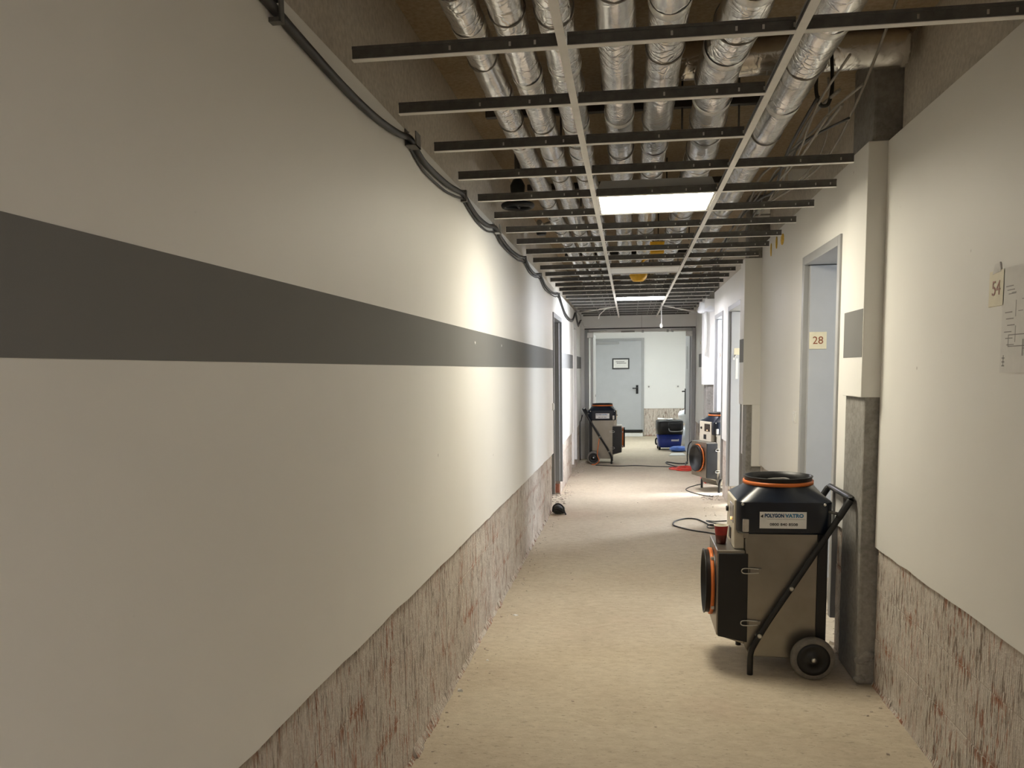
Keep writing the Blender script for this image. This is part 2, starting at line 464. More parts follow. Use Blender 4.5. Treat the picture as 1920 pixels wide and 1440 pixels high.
# --- left wall
dl1 = (9.34, 10.50, 2.19)   # door openings in the left wall (outer frame y0, y1, top)
dl2 = (12.62, 13.40, 2.24)
core = MB()
LXc = LX - 0.075; LXo = LX - 0.22
for a, b in ((Y0, dl1[0]), (dl1[1], dl2[0]), (dl2[1], YE + .25)):
    core.box(LXo, LXc, a, b, 0, SLAB)
for d in (dl1, dl2): core.box(LXo, LXc, d[0], d[1], d[2], SLAB)
wl = tag(core.build('wall_left', 'void_wall'), 'long white corridor wall with grey painted stripe and stripped masonry foot', None, None, 'structure')
LT = 2.461
jagged_panel(LXc, LX, Y0, dl1[0], 0.79, 0.632, LT).build('plaster_panel', 'plaster', wl, 0.002, 1)
jagged_panel(LXc, LX, dl1[1], dl2[0], 0.63, 0.636, LT).build('plaster_panel', 'plaster', wl)
jagged_panel(LXc, LX, dl2[1], YE, 0.636, 0.64, LT).build('plaster_panel', 'plaster', wl)
for d in (dl1, dl2): MB().box(LXc, LX, d[0], d[1], d[2], LT).build('plaster_panel', 'plaster', wl)
SB0, SB1 = 1.577, 1.773
for a, b in ((Y0, dl1[0]), (dl1[1], dl2[0]), (dl2[1], YE)):
    MB().box(LX - 0.002, LX + 0.0012, a + .001, b - .001, SB0, SB1).build('painted_stripe', 'stripe', wl)
brick_rows(wl, LX - 0.022, 1, 0.3, dl1[0], 0.82)
brick_rows(wl, LX - 0.022, 1, dl1[1], dl2[0], 0.70)
brick_rows(wl, LX - 0.022, 1, dl2[1], YE, 0.70)
MB().box(LXc, LX - 0.0245, Y0, dl1[0], 0, 0.69).build('mortar_bed', 'mortar', wl)
MB().box(LXc, LX - 0.0245, dl1[1], dl2[0], 0, 0.69).build('mortar_bed', 'mortar', wl)
MB().box(LXc, LX - 0.0245, dl2[1], YE, 0, 0.69).build('mortar_bed', 'mortar', wl)
# render fillet where wall meets floor
fl = MB()
for i in range(90):
    y = 0.4 + i * 0.099; w = random.uniform(0.006, 0.02); h = random.uniform(0.01, 0.05)
    fl.prism([(LX - 0.03, -0.01), (LX - 0.015 + w, -0.01), (LX - 0.022, h), (LX - 0.03, h)], 'y', y, y + 0.105)
tag(fl.build('mortar_fillet', 'masonry', wl), None, None, None, 'stuff')

# --- right walls
RT1, RT2 = 2.573, 2.585
C1 = (4.18, 4.53)          # first pilaster
d28 = (4.75, 5.74, 2.25)
C2 = (7.52, 7.76)          # second pilaster
dA = (8.70, 9.92, 2.24)
dB = (10.50, 11.44, 2.24)
C3 = (11.62, 12.05)        # third pilaster
RXo = RX2 + 0.17
core = MB()
core.box(RX1 + 0.06, RXo + .1, Y0, C1[0], 0, SLAB)
for a, b in ((C1[1], d28[0]), (d28[1], C2[0]), (C2[1], dA[0]), (dA[1], dB[0]), (dB[1], YE + .25)):
    core.box(RX2 + 0.06, RXo, a, b, 0, SLAB)
for d in (d28, dA, dB): core.box(RX2 + 0.06, RXo, d[0], d[1], d[2], SLAB)
wr = tag(core.build('wall_right', 'void_wall'), 'cream corridor wall with doors, pilasters and stripped masonry foot', None, None, 'structure')
jagged_panel(RX1, RX1 + 0.06, Y0, C1[0], 0.69, 0.688, RT1).build('plaster_panel', 'plaster', wr, 0.002, 1)
jagged_panel(RX2, RX2 + 0.06, C1[1], d28[0], 0.70, 0.70, RT2).build('plaster_panel', 'plaster', wr)
jagged_panel(RX2, RX2 + 0.06, d28[1], C2[0], 0.72, 0.718, RT2).build('plaster_panel', 'plaster', wr)
jagged_panel(RX2, RX2 + 0.06, C2[1], dA[0], 0.70, 0.70, 2.55).build('plaster_panel', 'plaster', wr)
jagged_panel(RX2, RX2 + 0.06, dA[1], dB[0], 0.70, 0.70, 2.55).build('plaster_panel', 'plaster', wr)
jagged_panel(RX2, RX2 + 0.06, dB[1], YE, 0.66, 0.66, 2.55).build('plaster_panel', 'plaster', wr)
for d, t in ((d28, RT2), (dA, 2.55), (dB, 2.55)):
    MB().box(RX2, RX2 + 0.06, d[0], d[1], d[2], t).build('plaster_panel', 'plaster', wr)
brick_rows(wr, RX1 + 0.015, -1, 0.6, C1[0], 0.72)
for a, b in ((C1[1], d28[0]), (d28[1], C2[0]), (C2[1], dA[0]), (dA[1], dB[0]), (dB[1], YE)):
    brick_rows(wr, RX2 + 0.015, -1, a, b, 0.735)
MB().box(RX1 + .0175, RX1 + .065, Y0, C1[0], 0, .7).build('mortar_bed', 'mortar', wr)
fl = MB()
for i in range(40):
    y = 0.4 + i * 0.0945; w = random.uniform(0.004, 0.016); h = random.uniform(0.01, 0.04)
    fl.prism([(RX1 + 0.02, -0.01), (RX1 + 0.013 - w, -0.01), (RX1 + 0.014, h), (RX1 + 0.02, h)], 'y', y, y + 0.1)
tag(fl.build('mortar_fillet', 'masonry', wr), None, None, None, 'stuff')
# pilasters: bare concrete core, plasterboard casing that stops part way down
CX = 1.088
p1 = MB().box(CX + 0.012, 1.32, C1[0] + 0.008, C1[1] + 0.02, 0, SLAB).build('pilaster_core', 'concrete', wr, 0.012)
MB().box(CX - 0.008, 1.20, C1[0], C1[1], 1.405, 2.575).build('pilaster_casing', 'plaster', wr, 0.003)
MB().box(CX - 0.0095, CX, C1[0] + 0.006, C1[1] + .0005, 1.595, 1.82).build('painted_stripe', 'stripe', wr)
lump = MB()
for i in range(16):
    z = random.uniform(0.02, 0.16); y = random.uniform(C1[0] - .006, C1[0] + .004)
    x = random.uniform(CX + .02, RX1); r = random.uniform(.012, .035)
    lump.lathe([(-r * .6, r * .4), (0, r), (r * .6, r * .4)], 'z', (x, y + .02, z), 7)
tag(lump.build('mortar_lumps', 'concrete', wr), None, None, None, 'stuff')
MB().box(1.0, 1.30, C2[0], C2[1], 0, SLAB).build('pilaster_core', 'concrete', wr, 0.01)
c2 = MB(); c2.box(0.965, 1.25, C2[0] - .025, C2[1], 1.235, 2.475); c2.box(1.045, 1.25, C2[0] - .025, C2[1], 0.70, 1.235)
c2.build('pilaster_casing', 'plaster', wr, 0.003)
MB().box(0.9635, 0.97, C2[0] - .02, C2[1] + .001, 1.60, 1.80).build('painted_stripe', 'stripe', wr)
MB().box(1.02, 1.30, C3[0], C3[1], 0, SLAB).build('pilaster_core', 'concrete', wr, 0.01)
MB().box(0.985, 1.25, C3[0] - .02, C3[1], 1.335, 2.47).build('pilaster_casing', 'plaster_clean', wr, 0.003)
MB().box(RX2 - 0.0012, RX2 + .002, 13.0, 14.1, 1.575, 1.785).build('painted_stripe', 'stripe', wr)

# --- rear wall, side rooms, end wall, end room
tag(MB().box(-1.2, 1.6, Y0 - .2, Y0, 0, SLAB).build('wall_rear', 'plaster_clean'), 'plain white wall closing the corridor', None, None, 'structure')
def side_room(name, x0, x1, y0, y1, win=None):
    mb = MB(); t = .1
    mb.box(x0, x1, y0 - t, y0, 0, SLAB); mb.box(x0, x1, y1, y1 + t, 0, SLAB)
    xo = x1 if x1 > 1.3 else x0 - t
    if win:
        wy0, wy1, wz0, wz1 = win
        mb.box(xo, xo + t, y0, wy0, 0, SLAB); mb.box(xo, xo + t, wy1, y1, 0, SLAB)
        mb.box(xo, xo + t, wy0, wy1, 0, wz0); mb.box(xo, xo + t, wy0, wy1, wz1, SLAB)
    else: mb.box(xo, xo + t, y0, y1, 0, SLAB)
    return tag(mb.build(name, 'plaster_clean'), 'plain white walls of a room off the corridor', None, None, 'structure')
side_room('wall_room_east', RXo, 3.6, 4.3, 7.6, (4.5, 5.7, 1.0, 2.5))
side_room('wall_room_north', RXo, 3.6, 8.3, 13.6, (10.3, 12.3, 1.0, 2.5))
side_room('wall_room_west', -2.9, LXo, 8.9, 14.0)
for k, (a, b) in enumerate(((4.5, 5.7), (10.3, 12.3))):
    mb = MB()
    for yy in (a, (a + b) / 2 - .03, b - .06): mb.box(3.61, 3.67, yy, yy + .06, 1.0, 2.5)
    mb.box(3.61, 3.67, a, b, 1.0, 1.06); mb.box(3.61, 3.67, a, b, 2.44, 2.5)
    tag(mb.build('window_%d' % (k + 1), 'white_plastic'), 'white window frame in a side room', None, None, 'structure')

EX0, EX1, EZ = -0.775, 1.10, 2.262
ew = MB().box(LXo, EX0, YE, YE + .2, 0, SLAB).box(EX1, 1.4, YE, YE + .2, 0, SLAB).box(EX0, EX1, YE, YE + .2, EZ, SLAB)
we = tag(ew.build('wall_end', 'plaster_clean'), 'white end wall with lintel over the double door', None, None, 'structure')
MB().box(LX, EX1 + .06, YE - .05, YE, EZ, 2.50).build('lintel_panel', 'plaster_clean', we, 0.004)
MB().box(0.195, 0.2, YE - .0515, YE - .049, EZ, 2.50).build('panel_joint', 'ink_grey', we)
RBX = 1.55
rb = MB().box(-1.25, -1.15, YE + .2, YB, 0, SLAB).box(RBX, RBX + .1, YE + .2, YB, 0, SLAB)
tag(rb.build('wall_end_room', 'plaster_clean'), 'white side walls of the room behind the double door', None, None, 'structure')
wb = tag(MB().box(-1.25, RBX + .1, YB + .03, YB + .15, 0, SLAB).build('wall_back', 'void_wall'), 'white back wall with stripped foot and grey door', None, None, 'structure')
MB().box(-1.15, RBX, YB, YB + .03, 0.645, SLAB).build('plaster_panel', 'plaster_clean', wb)
bk = MB()
z = 0.0
for r in range(3):
    x = 0.33 - 0.12 * (r % 2)
    while x < RBX - .02:
        l = min(.37, RBX - x)
        xs = max(x, .33)
        if x + l - xs > .03:
            MB().box(xs + .003, x + l - .003, YB + .012, YB + .04, z + .003, z + .212).build('brick', 'masonry', wb)
        x += l
    z += .215
MB().box(-1.15, RBX, YE + .2, YB, 2.62, 2.68).build('ceiling_end_room', 'plaster_clean')
tag(bpy.data.objects['ceiling_end_room'], 'white ceiling of the room behind the double door', None, None, 'structure')

# ------------------------------------------------------------------ doors
def side_door(name, label, face, sg, d, zb, leaf_mat, frame_mat, leafw, thick=0.17, leaf_y=None, handle=True):
    """door frame in a wall face; leaf swung 90 degrees into the room at the far jamb. sg=+1: room on +x side"""
    y0, y1, zt = d
    t = thing(name, label, 'door', (face, y0, 0), 0, None, 'structure')
    w = 0.055
    a, b = sorted((-0.012 * sg, (thick + .02) * sg))
    MB().box(a, b, 0, w, zb, zt - y0 * 0).build('frame_jamb', frame_mat, t, 0.004)
    MB().box(a, b, y1 - y0 - w, y1 - y0, zb, zt).build('frame_jamb', frame_mat, t, 0.004)
    MB().box(a, b, w, y1 - y0 - w, zt - w, zt).build('frame_head', frame_mat, t, 0.004)
    c, e = sorted((0.025 * sg, (thick - .03) * sg))
    ly = y1 - y0 - w - 0.002
    MB().box(c, e, w + .0, w + .012, zb, zt - w).build('door_stop', 'black', t)
    l0, l1 = sorted((0.02 * sg, leafw * sg))
    lf = MB().box(l0, l1, ly - 0.042, ly, zb + .01, zt - w - .005).build('leaf', leaf_mat, t, 0.003)
    return t, lf, ly - 0.042
# door 28
t28, lf28, ly28 = side_door('door_1', 'pale grey door number 28 standing open inside its frame', RX2, 1, d28, 0.17, 'door_grey', 'frame_grey', 0.9)
pq = MB().box(0.022, 0.128, ly28 - .004, ly28, 1.665, 1.773).build('number_plate', 'cream', lf28, 0.001)
text('number_28', '28', 'ink_brown', pq, (0.075, ly28 - .0046, 1.718), (PI / 2, 0, 0), 0.068)
tA, lfA, lyA = side_door('door_2', 'lilac grey door beyond the second pilaster with taped key', RX2, 1, dA, 0.2, 'door_grey', 'frame_grey', 1.0)
MB().box(0.05, 0.11, lyA - .004, lyA, 1.70, 1.775).build('number_plate', 'cream', lfA, 0.001)
mb = MB().tube([(0.075, lyA - .006, 1.70), (0.06, lyA - .015, 1.68), (0.05, lyA - .01, 1.665)], 0.006, 6)
mb.box(0.035, .06, lyA - .012, lyA - .004, 1.645, 1.675)
mb.build('hanging_key', 'chrome', lfA)
MB().box(0.07, 0.095, lyA - .004, lyA, 1.43, 1.66).build('tape_strip', 'white_plastic', lfA)
tB, lfB, lyB = side_door('door_3', 'pale grey open door behind the small filter machine', RX2, 1, dB, 0.2, 'door_grey', 'frame_grey', 0.85)
pq = MB().box(0.03, 0.075, lyB - .004, lyB, 1.665, 1.765).build('number_plate', 'paper', lfB, 0.001)
text('number_3', '3', 'ink_brown', pq, (0.052, lyB - .0046, 1.715), (PI / 2, 0, 0), 0.07)
tL, lfL, lyL = side_door('door_4', 'dark grey door standing open in the long white wall', LX, -1, dl1, 0.17, 'door_dark', 'door_dark', 1.0, 0.2)
side_door('door_5', 'white framed doorway in the brightly lit wall', LX, -1, dl2, 0.14, 'plaster_clean', 'plaster_clean', 0.62, 0.2)
# brick showing under the dark door jamb
MB().box(-0.17, -0.03, dl1[1] - dl1[0] - .07, dl1[1] - dl1[0] - .02, 0.03, 0.14).build('threshold_brick', 'brick_red', tL, 0.004)

# end double door
tE = thing('door_6', 'grey steel double door frame with both leaves swung open', 'door', (0, YE, 0), 0, None, 'structure')
MB().box(EX0, EX0 + .07, -.03, .16, 0, EZ).build('frame_jamb', 'frame_grey', tE, 0.004)
MB().box(EX1 - .06, EX1, -.03, .16, 0, EZ).build('frame_jamb', 'frame_grey', tE, 0.004)
MB().box(EX0 + .07, EX1 - .06, 0.02, .16, EZ - .07, EZ).build('frame_head', 'plaster_clean', tE, 0.003)
MB().box(EX0, EX1, -.034, -.028, EZ - .02, EZ + .004).build('frame_seam', 'ink_black', tE)
MB().box(-.15, .08, .0, .02, EZ - .075, EZ - .05).build('lock_plate', 'ink_grey', tE)
for x in (.2, .62, .7): MB().box(x, x + .035, .0, .02, EZ - .085, EZ - .04).build('strike_plate', 'frame_grey', tE)
# right leaf: opened away from the corridor
def leaf(hx, ang, w, mat, zt, sgn):
    l = thing('leaf_pivot', None, None)
    return l
rl = MB().box(-0.03, 0.03, 0, 0.98, 0.06, EZ - .09).build('leaf', 'door_grey', tE, 0.004)
rl.location = (EX1 - .052, 0.17, 0); rl.rotation_euler = (0, 0, 0.004)
MB().box(-.036, -.03, .55, .72, 1.55, 1.95).build('glass_slot', 'frame_grey', rl)
hd = MB(); hd.box(-.045, -.03, .91, .955, 0.72, 1.19); hd.tube([(-.03, .93, 1.14), (-.085, .93, 1.14), (-.09, .80, 1.14)], 0.011, 8)
hd.tube([(.03, .93, 1.14), (.085, .93, 1.14), (.09, .80, 1.14)], 0.011, 8)
hd.build('door_handle', 'black', rl)
ll = MB().box(-0.025, 0.025, 0, 0.80, 0.06, EZ - .09).build('leaf', 'plaster_clean', tE, 0.004)
ll.location = (EX0 + .115, 0.15, 0); ll.rotation_euler = (0, 0, -0.015)
MB().box(.025, .03, .70, .76, 1.06, 1.10).build('door_latch', 'black', ll)
for x, s in ((EX0 + .1, 1), (EX1 - .11, -1)):
    mb = MB().box(x - .055, x + .055, -.075, .03, EZ - .16, EZ - .07)
    mb.tube([(x, -.03, EZ - .065), (x + s * .2, -.02, EZ - .055), (x + s * .28, .0, EZ - .05)], 0.012, 6)
    mb.build('door_closer', 'chrome', tE, 0.004)

# back room door with sign
tD = thing('door_7', 'pale grey steel door in the back wall with framed notice', 'door', (0, YB, 0), 0, None, 'structure')
MB().box(-.86, -.80, -.03, .02, .10, 2.27).build('frame_jamb', 'frame_grey', tD, .004)
MB().box(.265, .325, -.03, .02, .10, 2.27).build('frame_jamb', 'frame_grey', tD, .004)
MB().box(-.80, .265, -.03, .02, 2.21, 2.27).build('frame_head', 'frame_grey', tD, .004)
bl = MB().box(-.80, .265, -.045, -.005, .13, 2.21).build('leaf', 'door_grey', tD, .004)
MB().box(-.78, .30, -.06, -.046, .10, .155).build('sweep_strip', 'black', bl)
MB().box(-.3, .3, -.12, -.05, .0, .08).build('threshold_board', 'white_plastic', tD, .005)
MB().box(-.77, -.25, -.085, -.045, 2.14, 2.19).build('door_closer', 'frame_grey', bl, .004)
h = MB().box(.14, .195, -.06, -.045, .99, 1.19); h.tube([(.165, -.05, 1.12), (.165, -.11, 1.12), (.06, -.115, 1.12)], .014, 8)
h.build('door_handle', 'black', bl, .003)
fr = MB().box(-.406, -.012, -.065, -.046, 1.562, 1.814).build('notice_frame', 'ink_black', bl, .003)
pp = MB().box(-.375, -.043, -.068, -.064, 1.593, 1.783).build('notice_sheet', 'paper', fr)
for k, (x0, x1, zz) in enumerate(((-.32, -.12, 1.735), (-.30, -.08, 1.70))):
    n = 9; w = (x1 - x0) / n
    mb = MB()
    for i in range(n): mb.box(x0 + i * w, x0 + (i + .72) * w, -.0692, -.068, zz - .008, zz + .008)
    mb.build('notice_line', 'ink_black', pp)
for x in (.435, 1.1):
    s = thing('wall_socket', 'white socket on the back wall ' + ('beside the grey door' if x < 1 else 'near the open leaf'), 'socket', (x, YB, 1.15))
    MB().box(-.05, .05, -.012, 0, -.04, .04).build('cover', 'white_plastic', s, .003)
    MB().lathe([(-.013, .02), (-.0121, .019)], 'y', (0, 0, 0), 16).build('socket_face', 'ink_grey', s)

# ------------------------------------------------------------------ pipes above the ceiling grid
def pipe(label, path, r, seed, tape=0.52, group=None, sag=0.004):
    """foil wrapped pipe along y: path = list of (y, x, z)"""
    t = thing('insulated_pipe', label, 'pipe', (0, 0, 0), 0, group)
    rings = []; seg = 28
    y0, y1 = path[0][0], path[-1][0]; n = int((y1 - y0) / 0.035)
    def at(y):
        for (ya, xa, za), (yb, xb, zb) in zip(path, path[1:]):
            if y <= yb:
                u = (y - ya) / (yb - ya); u = u * u * (3 - 2 * u)
                return xa + (xb - xa) * u, za + (zb - za) * u
        return path[-1][1], path[-1][2]
    for i in range(n + 1):
        y = y0 + (y1 - y0) * i / n; x, z = at(y); l = []
        for k in range(seg):
            a = 2 * PI * k / seg
            q = noise.noise((seed * 7.1 + math.cos(a) * 1.6, y * 3.2, math.sin(a) * 1.6)) * 0.055
            q += noise.noise((seed * 3.3 + math.cos(a) * 4.5, y * 13, math.sin(a) * 4.5)) * 0.035
            rr = r * (1 + q)
            l.append((x + math.cos(a) * rr, y, z + math.sin(a) * rr))
        rings.append(l)
    MB().loft(rings).build('foil_jacket', 'foil', t)
    key = round(r, 3)
    y = y0 + random.uniform(.2, .5); k = 0
    while y < y1 - .1:
        x, z = at(y)
        if k % 2 == 0:
            if ('w', key) not in meshes:
                me = MB().torus((0, 0, 0), r * 1.035, 0.003, 'y', 28, 5).mesh('binding_wire'); me.materials.append(M['wire']); meshes[('w', key)] = me
            place('binding_wire', meshes[('w', key)], t, (x, y, z), (random.uniform(-.08, .08), 0, random.uniform(-.15, .15)))
        else:
            if ('t', key) not in meshes:
                me = MB().lathe([(-.025, r * 1.03), (-.02, r * 1.045), (.02, r * 1.045), (.025, r * 1.03)], 'y', (0, 0, 0), 28, False, False).mesh('tape_band'); me.materials.append(M['foil_tape']); meshes[('t', key)] = me
            place('tape_band', meshes[('t', key)], t, (x, y, z))
        y += tape * random.uniform(.6, 1.3); k += 1
    return t
meshes = {}
PZ = 2.715
G = 'foil wrapped pipes above the open ceiling'
pipe('foil wrapped pipe nearest the long striped wall', [(0.5, -.525, PZ + .0), (6, -.56, PZ), (14.7, -.56, PZ)], .056, 1, .5, G)
pipe('foil wrapped pipe second from the long striped wall', [(0.5, -.385, PZ), (6, -.415, PZ), (14.7, -.42, PZ)], .058, 2, .55, G)
pipe('foil wrapped pipe running above the ceiling runner beside the striped wall', [(0.5, -.235, PZ), (6, -.262, PZ), (14.7, -.27, PZ)], .062, 3, .4, G)
pipe('thick foil wrapped pipe over the lamp, nearer the striped wall', [(0.5, -.05, PZ + .01), (14.7, -.053, PZ + .01)], .066, 4, .5, G)
pipe('thick foil wrapped pipe over the middle of the lamp', [(0.5, .124, PZ + .01), (14.7, .132, PZ + .01)], .068, 5, .45, G)
pipe('thickest foil wrapped pipe with crumpled jacket over the lamp end', [(0.5, .365, PZ + .015), (2.9, .375, PZ + .015), (3.5, .345, PZ + .015), (5, .385, PZ + .015), (14.7, .38, PZ + .015)], .083, 6, .3, G)
pipe('smooth foil wrapped pipe beside the wall with doors', [(0.5, .645, PZ - .03), (3, .645, PZ - .03), (14.7, .65, PZ - .03)], .073, 7, .45, G)
# cross duct
t = thing('branch_pipe', 'short foil wrapped branch pipe crossing into the wall above the pilaster', 'pipe')
loops = []
for i in range(34):
    x = .22 + i * .029; l = []
    for k in range(24):
        a = 2 * PI * k / 24
        rr = .078 * (1 + .08 * noise.noise((x * 9, math.cos(a) * 2.5, math.sin(a) * 2.5 + 9)))
        l.append((x, 4.0 + math.cos(a) * rr, 2.912 + math.sin(a) * rr))
    loops.append(l)
MB().loft(loops).build('foil_jacket', 'foil', t)
# support rails with threaded rods
for k, y in enumerate((2.62, 4.35, 6.1, 7.85, 9.6, 11.35, 13.1)):
    s = thing('pipe_support', 'dark steel rail on threaded rods carrying the foil pipes', 'bracket', (0, y, 0), 0, 'pipe support rails under the slab')
    MB().box(-.72, .80, -.02, .02, PZ + .10, PZ + .141).build('rail', 'rail', s, .003)
    for x in (-.3215 if k == 0 else -.3425, .25, .52): MB().tube([(x, 0, PZ - .02), (x, 0, SLAB)], .005, 6, 1, False).build('threaded_rod', 'rail', s)

# ------------------------------------------------------------------ suspended ceiling grid
GZ = 2.435
MX0, MX1 = -0.185, 0.445
def tee(length, axis):
    web = MB(); fl_ = MB()
    if axis == 'y':
        web.box(-.0018, .0018, 0, length, .001, .036); web.box(-.005, .005, 0, length, .030, .038)
        fl_.box(-.012, .012, 0, length, -.001, .0012)
    else:
        web.box(0, length, -.0018, .0018, .001, .036); web.box(0, length, -.005, .005, .030, .038)
        fl_.box(0, length, -.012, .012, -.001, .0012)
    return web, fl_
for x, lab in ((MX0, 'long white ceiling runner nearer the striped wall'), (MX1, 'long white ceiling runner nearer the wall with doors')):
    r_ = thing('ceiling_runner', lab, 'ceiling grid', (x, Y0 + .1, GZ))
    w, f = tee(YE - .06 - Y0 - .1, 'y')
    w.build('web', 'galv', r_); f.build('flange', 'white_metal', r_)
BY = [2.43 + .5115 * i for i in range(24)]
proto = {}
def crossbar(y, x0, x1, label, group, tilt=0.0, dz=0.0):
    L = round(x1 - x0, 3)
    if L not in proto:
        w, f = tee(L, 'x'); wm = w.mesh('web'); fm = f.mesh('flange'); wm.materials.append(M['galv']); fm.materials.append(M['white_metal'])
        sl = MB()
        for sx in (.28, .45, .52, .60):
            if sx < L: sl.box(sx, sx + .006, -.0026, .0026, .012, .024)
        sm = sl.mesh('slot'); sm.materials.append(M['chrome'])
        proto[L] = (wm, fm, sm)
    b = thing('ceiling_crossbar', label, 'ceiling grid', (x0, y, GZ + dz), 0, group)
    b.rotation_euler = (0, 0, tilt)
    for n_, me in zip(('web', 'flange', 'slots'), proto[L]):
        p_ = place(n_, me, b, (0, 0, 0))
        if n_ == 'slots': p_['kind'] = 'stuff'
lamp_cells = ((4, 5), (16, 17))
ORD = ['at', 'first after', 'second after', 'third after', 'fourth after', 'fifth after', 'sixth after']
def where(i):
    if i <= 4: return 'first lamp edge away from the double door' if i == 4 else '%s from the door 28 lamp, away from the double door' % ['', 'first', 'second', 'third', 'fourth'][4 - i]
    if i == 5: return 'first lamp edge facing the double door'
    if i <= 10: return '%s from the lamp by door 28 towards the double door' % ['', 'first', 'second', 'third', 'fourth', 'fifth'][i - 5]
    if i <= 15: return '%s before the lamp close to the double door' % ['', 'first', 'second', 'third', 'fourth', 'fifth'][16 - i]
    if i <= 17: return ('near edge' if i == 16 else 'far edge') + ' of the lamp close to the double door'
    return '%s past the lamp close to the double door' % ['', 'first', 'second', 'third', 'fourth', 'fifth', 'sixth'][i - 17]
for i, y in enumerate(BY):
    if y > YE - .25: break
    j = random.uniform(-.004, .004)
    x0 = -.79 if i < 20 else -.77
    crossbar(y, x0 + random.choice((0, .005)), MX0 - .0125, 'crossbar by striped wall, ' + where(i), 'crossbars beside the striped wall', j)
    crossbar(y, MX0 + .0125, MX1 - .0125, 'crossbar between runners, ' + where(i), 'crossbars between the runners', 0)
    if i in (1, 2): continue
    xe = 1.15 if i == 0 else (.965 if i == 3 else (1.01 if i < 10 else .955))
    lab = 'longest grey steel crossbar reaching over the cream wall' if i == 0 else 'crossbar by wall with doors, ' + where(i)
    crossbar(y, MX1 + .0125, xe, lab, None if i == 0 else 'crossbars beside the wall with doors', j)
# wall angle left over along the striped wall near the end
# white blank panel
pn = thing('ceiling_panel', 'narrow white metal panel left in the open ceiling grid', 'panel', (0, 7.62, GZ))
MB().box(MX0 + .013, MX1 - .013, 0, .40, .0014, .012).build('panel_sheet', 'white_plastic', pn, .002)
# lamps
def panel_lamp(y0, y1, mat, label):
    t = thing('ceiling_lamp', label, 'lamp', ((MX0 + MX1) / 2, (y0 + y1) / 2, GZ), 0, None)
    hx, hy = (MX1 - MX0) / 2 - .0135, (y1 - y0) / 2 - .013
    fr_ = MB().box(-hx, hx, -hy, -hy + .012, .0015, .014).box(-hx, hx, hy - .012, hy, .0015, .014)
    fr_.box(-hx, -hx + .012, -hy, hy, .0015, .014).box(hx - .012, hx, -hy, hy, .0015, .014)
    fr_.build('frame', 'white_metal', t)
    MB().box(-hx + .012, hx - .012, -hy + .012, hy - .012, .003, .006).build('diffuser', mat, t)
    a = [(-hx, -hy), (hx, -hy), (hx, hy), (-hx, hy)]; b = [(x * .93, y * .9) for x, y in a]
    MB().loft([[(x, y, .0142) for x, y in a], [(x, y, .03) for x, y in a], [(x, y, .085) for x, y in b]], True, True, False).build('housing', 'frame_grey', t)
    return t
panel_lamp(BY[4], BY[5], 'lamp_warm', 'bright white lamp panel above the filter machine by door 28')
panel_lamp(BY[16], BY[17], 'lamp_cool', 'bright white lamp panel close to the double door')
panel_lamp(-1.65, -1.14, 'lamp_fill', 'unseen fill lamp panel added further back along the corridor')  # out of view, added to brighten the near corridor
lt = thing('ceiling_lamp', 'lamp panel on the ceiling of the room behind the double door', 'lamp', (.3, 17.4, 2.6))
MB().box(-.62, .62, -.32, .32, 0, .02).build('frame', 'white_metal', lt, .003)
MB().box(-.6, .6, -.3, .3, -.004, 0).build('diffuser', 'lamp_end', lt)

# ------------------------------------------------------------------ ceiling clutter
def cable(name, label, cat, pts, r, mat, group=None, seg=6, res=6):
    o = MB().tube(pts, r, seg, res).build(name, mat)
    return tag(o, label, cat, group)
# thick black cable sagging along the left wall, in clips
CP = [(1.5, 2.43), (1.98, 2.395), (2.14, 2.385), (2.46, 2.372), (2.77, 2.375), (3.05, 2.398), (3.23, 2.425), (3.36, 2.40), (3.5, 2.387), (3.85, 2.393), (4.12, 2.415), (4.27, 2.428),
      (4.42, 2.405), (4.67, 2.385), (5.0, 2.395), (5.29, 2.43), (5.5, 2.40), (5.92, 2.383), (6.4, 2.40), (6.75, 2.428), (7.1, 2.39), (7.5, 2.385), (7.93, 2.425), (8.4, 2.375), (9.0, 2.37),
      (9.6, 2.40), (10.0, 2.43), (10.5, 2.34), (11.07, 2.27), (11.9, 2.25), (12.6, 2.30), (13.1, 2.42), (13.5, 2.33), (13.9, 2.28), (14.3, 2.36), (14.6, 2.39)]
cable('wall_cable', 'thick black cable sagging in loops along the top of the striped wall', 'cable', [(LX + .013, y, z + .006) for y, z in CP], .0125, 'cable_black', None, 8, 5)
cable('wall_cable', 'thin dark cable hanging just under the thick black one', 'cable', [(LX + .007, y, z - .014 - .012 * abs(math.sin(y * 2.1))) for y, z in CP[6:]], .0055, 'cable_black', None, 6, 4)
for k, (y, z) in enumerate(((3.23, 2.43), (5.29, 2.432))):
    c = thing('cable_clip', 'open grey metal cable clip on the striped wall' if k == 0 else 'pale metal cable clip further along the striped wall', 'clip', (LX, y, z))
    mb = MB().box(0, .004, -.035, .035, -.03, .03).box(0, .045, -.035, .035, -.032, -.028).box(.041, .045, -.035, .035, -.032, .02)
    mb.build('bracket', 'galv' if k == 0 else 'chrome', c)
    MB().lathe([(.004, .008), (.012, .008)], 'x', (0, 0, .02), 8).build('screw', 'chrome', c)
for k, y in enumerate((1.99, 4.27, 6.75, 7.93, 10.0, 13.1)):
    c = thing('cable_clip', 'small cable clip holding the black cable to the striped wall', 'clip', (LX, y, 2.42 if y > 2 else 2.395), 0, 'small cable clips')
    MB().box(0, .028, -.012, .012, -.024, -.014).box(0, .028, -.012, .012, .026, .032).box(.026, .03, -.012, .012, -.024, .032).build('bracket', 'galv', c)
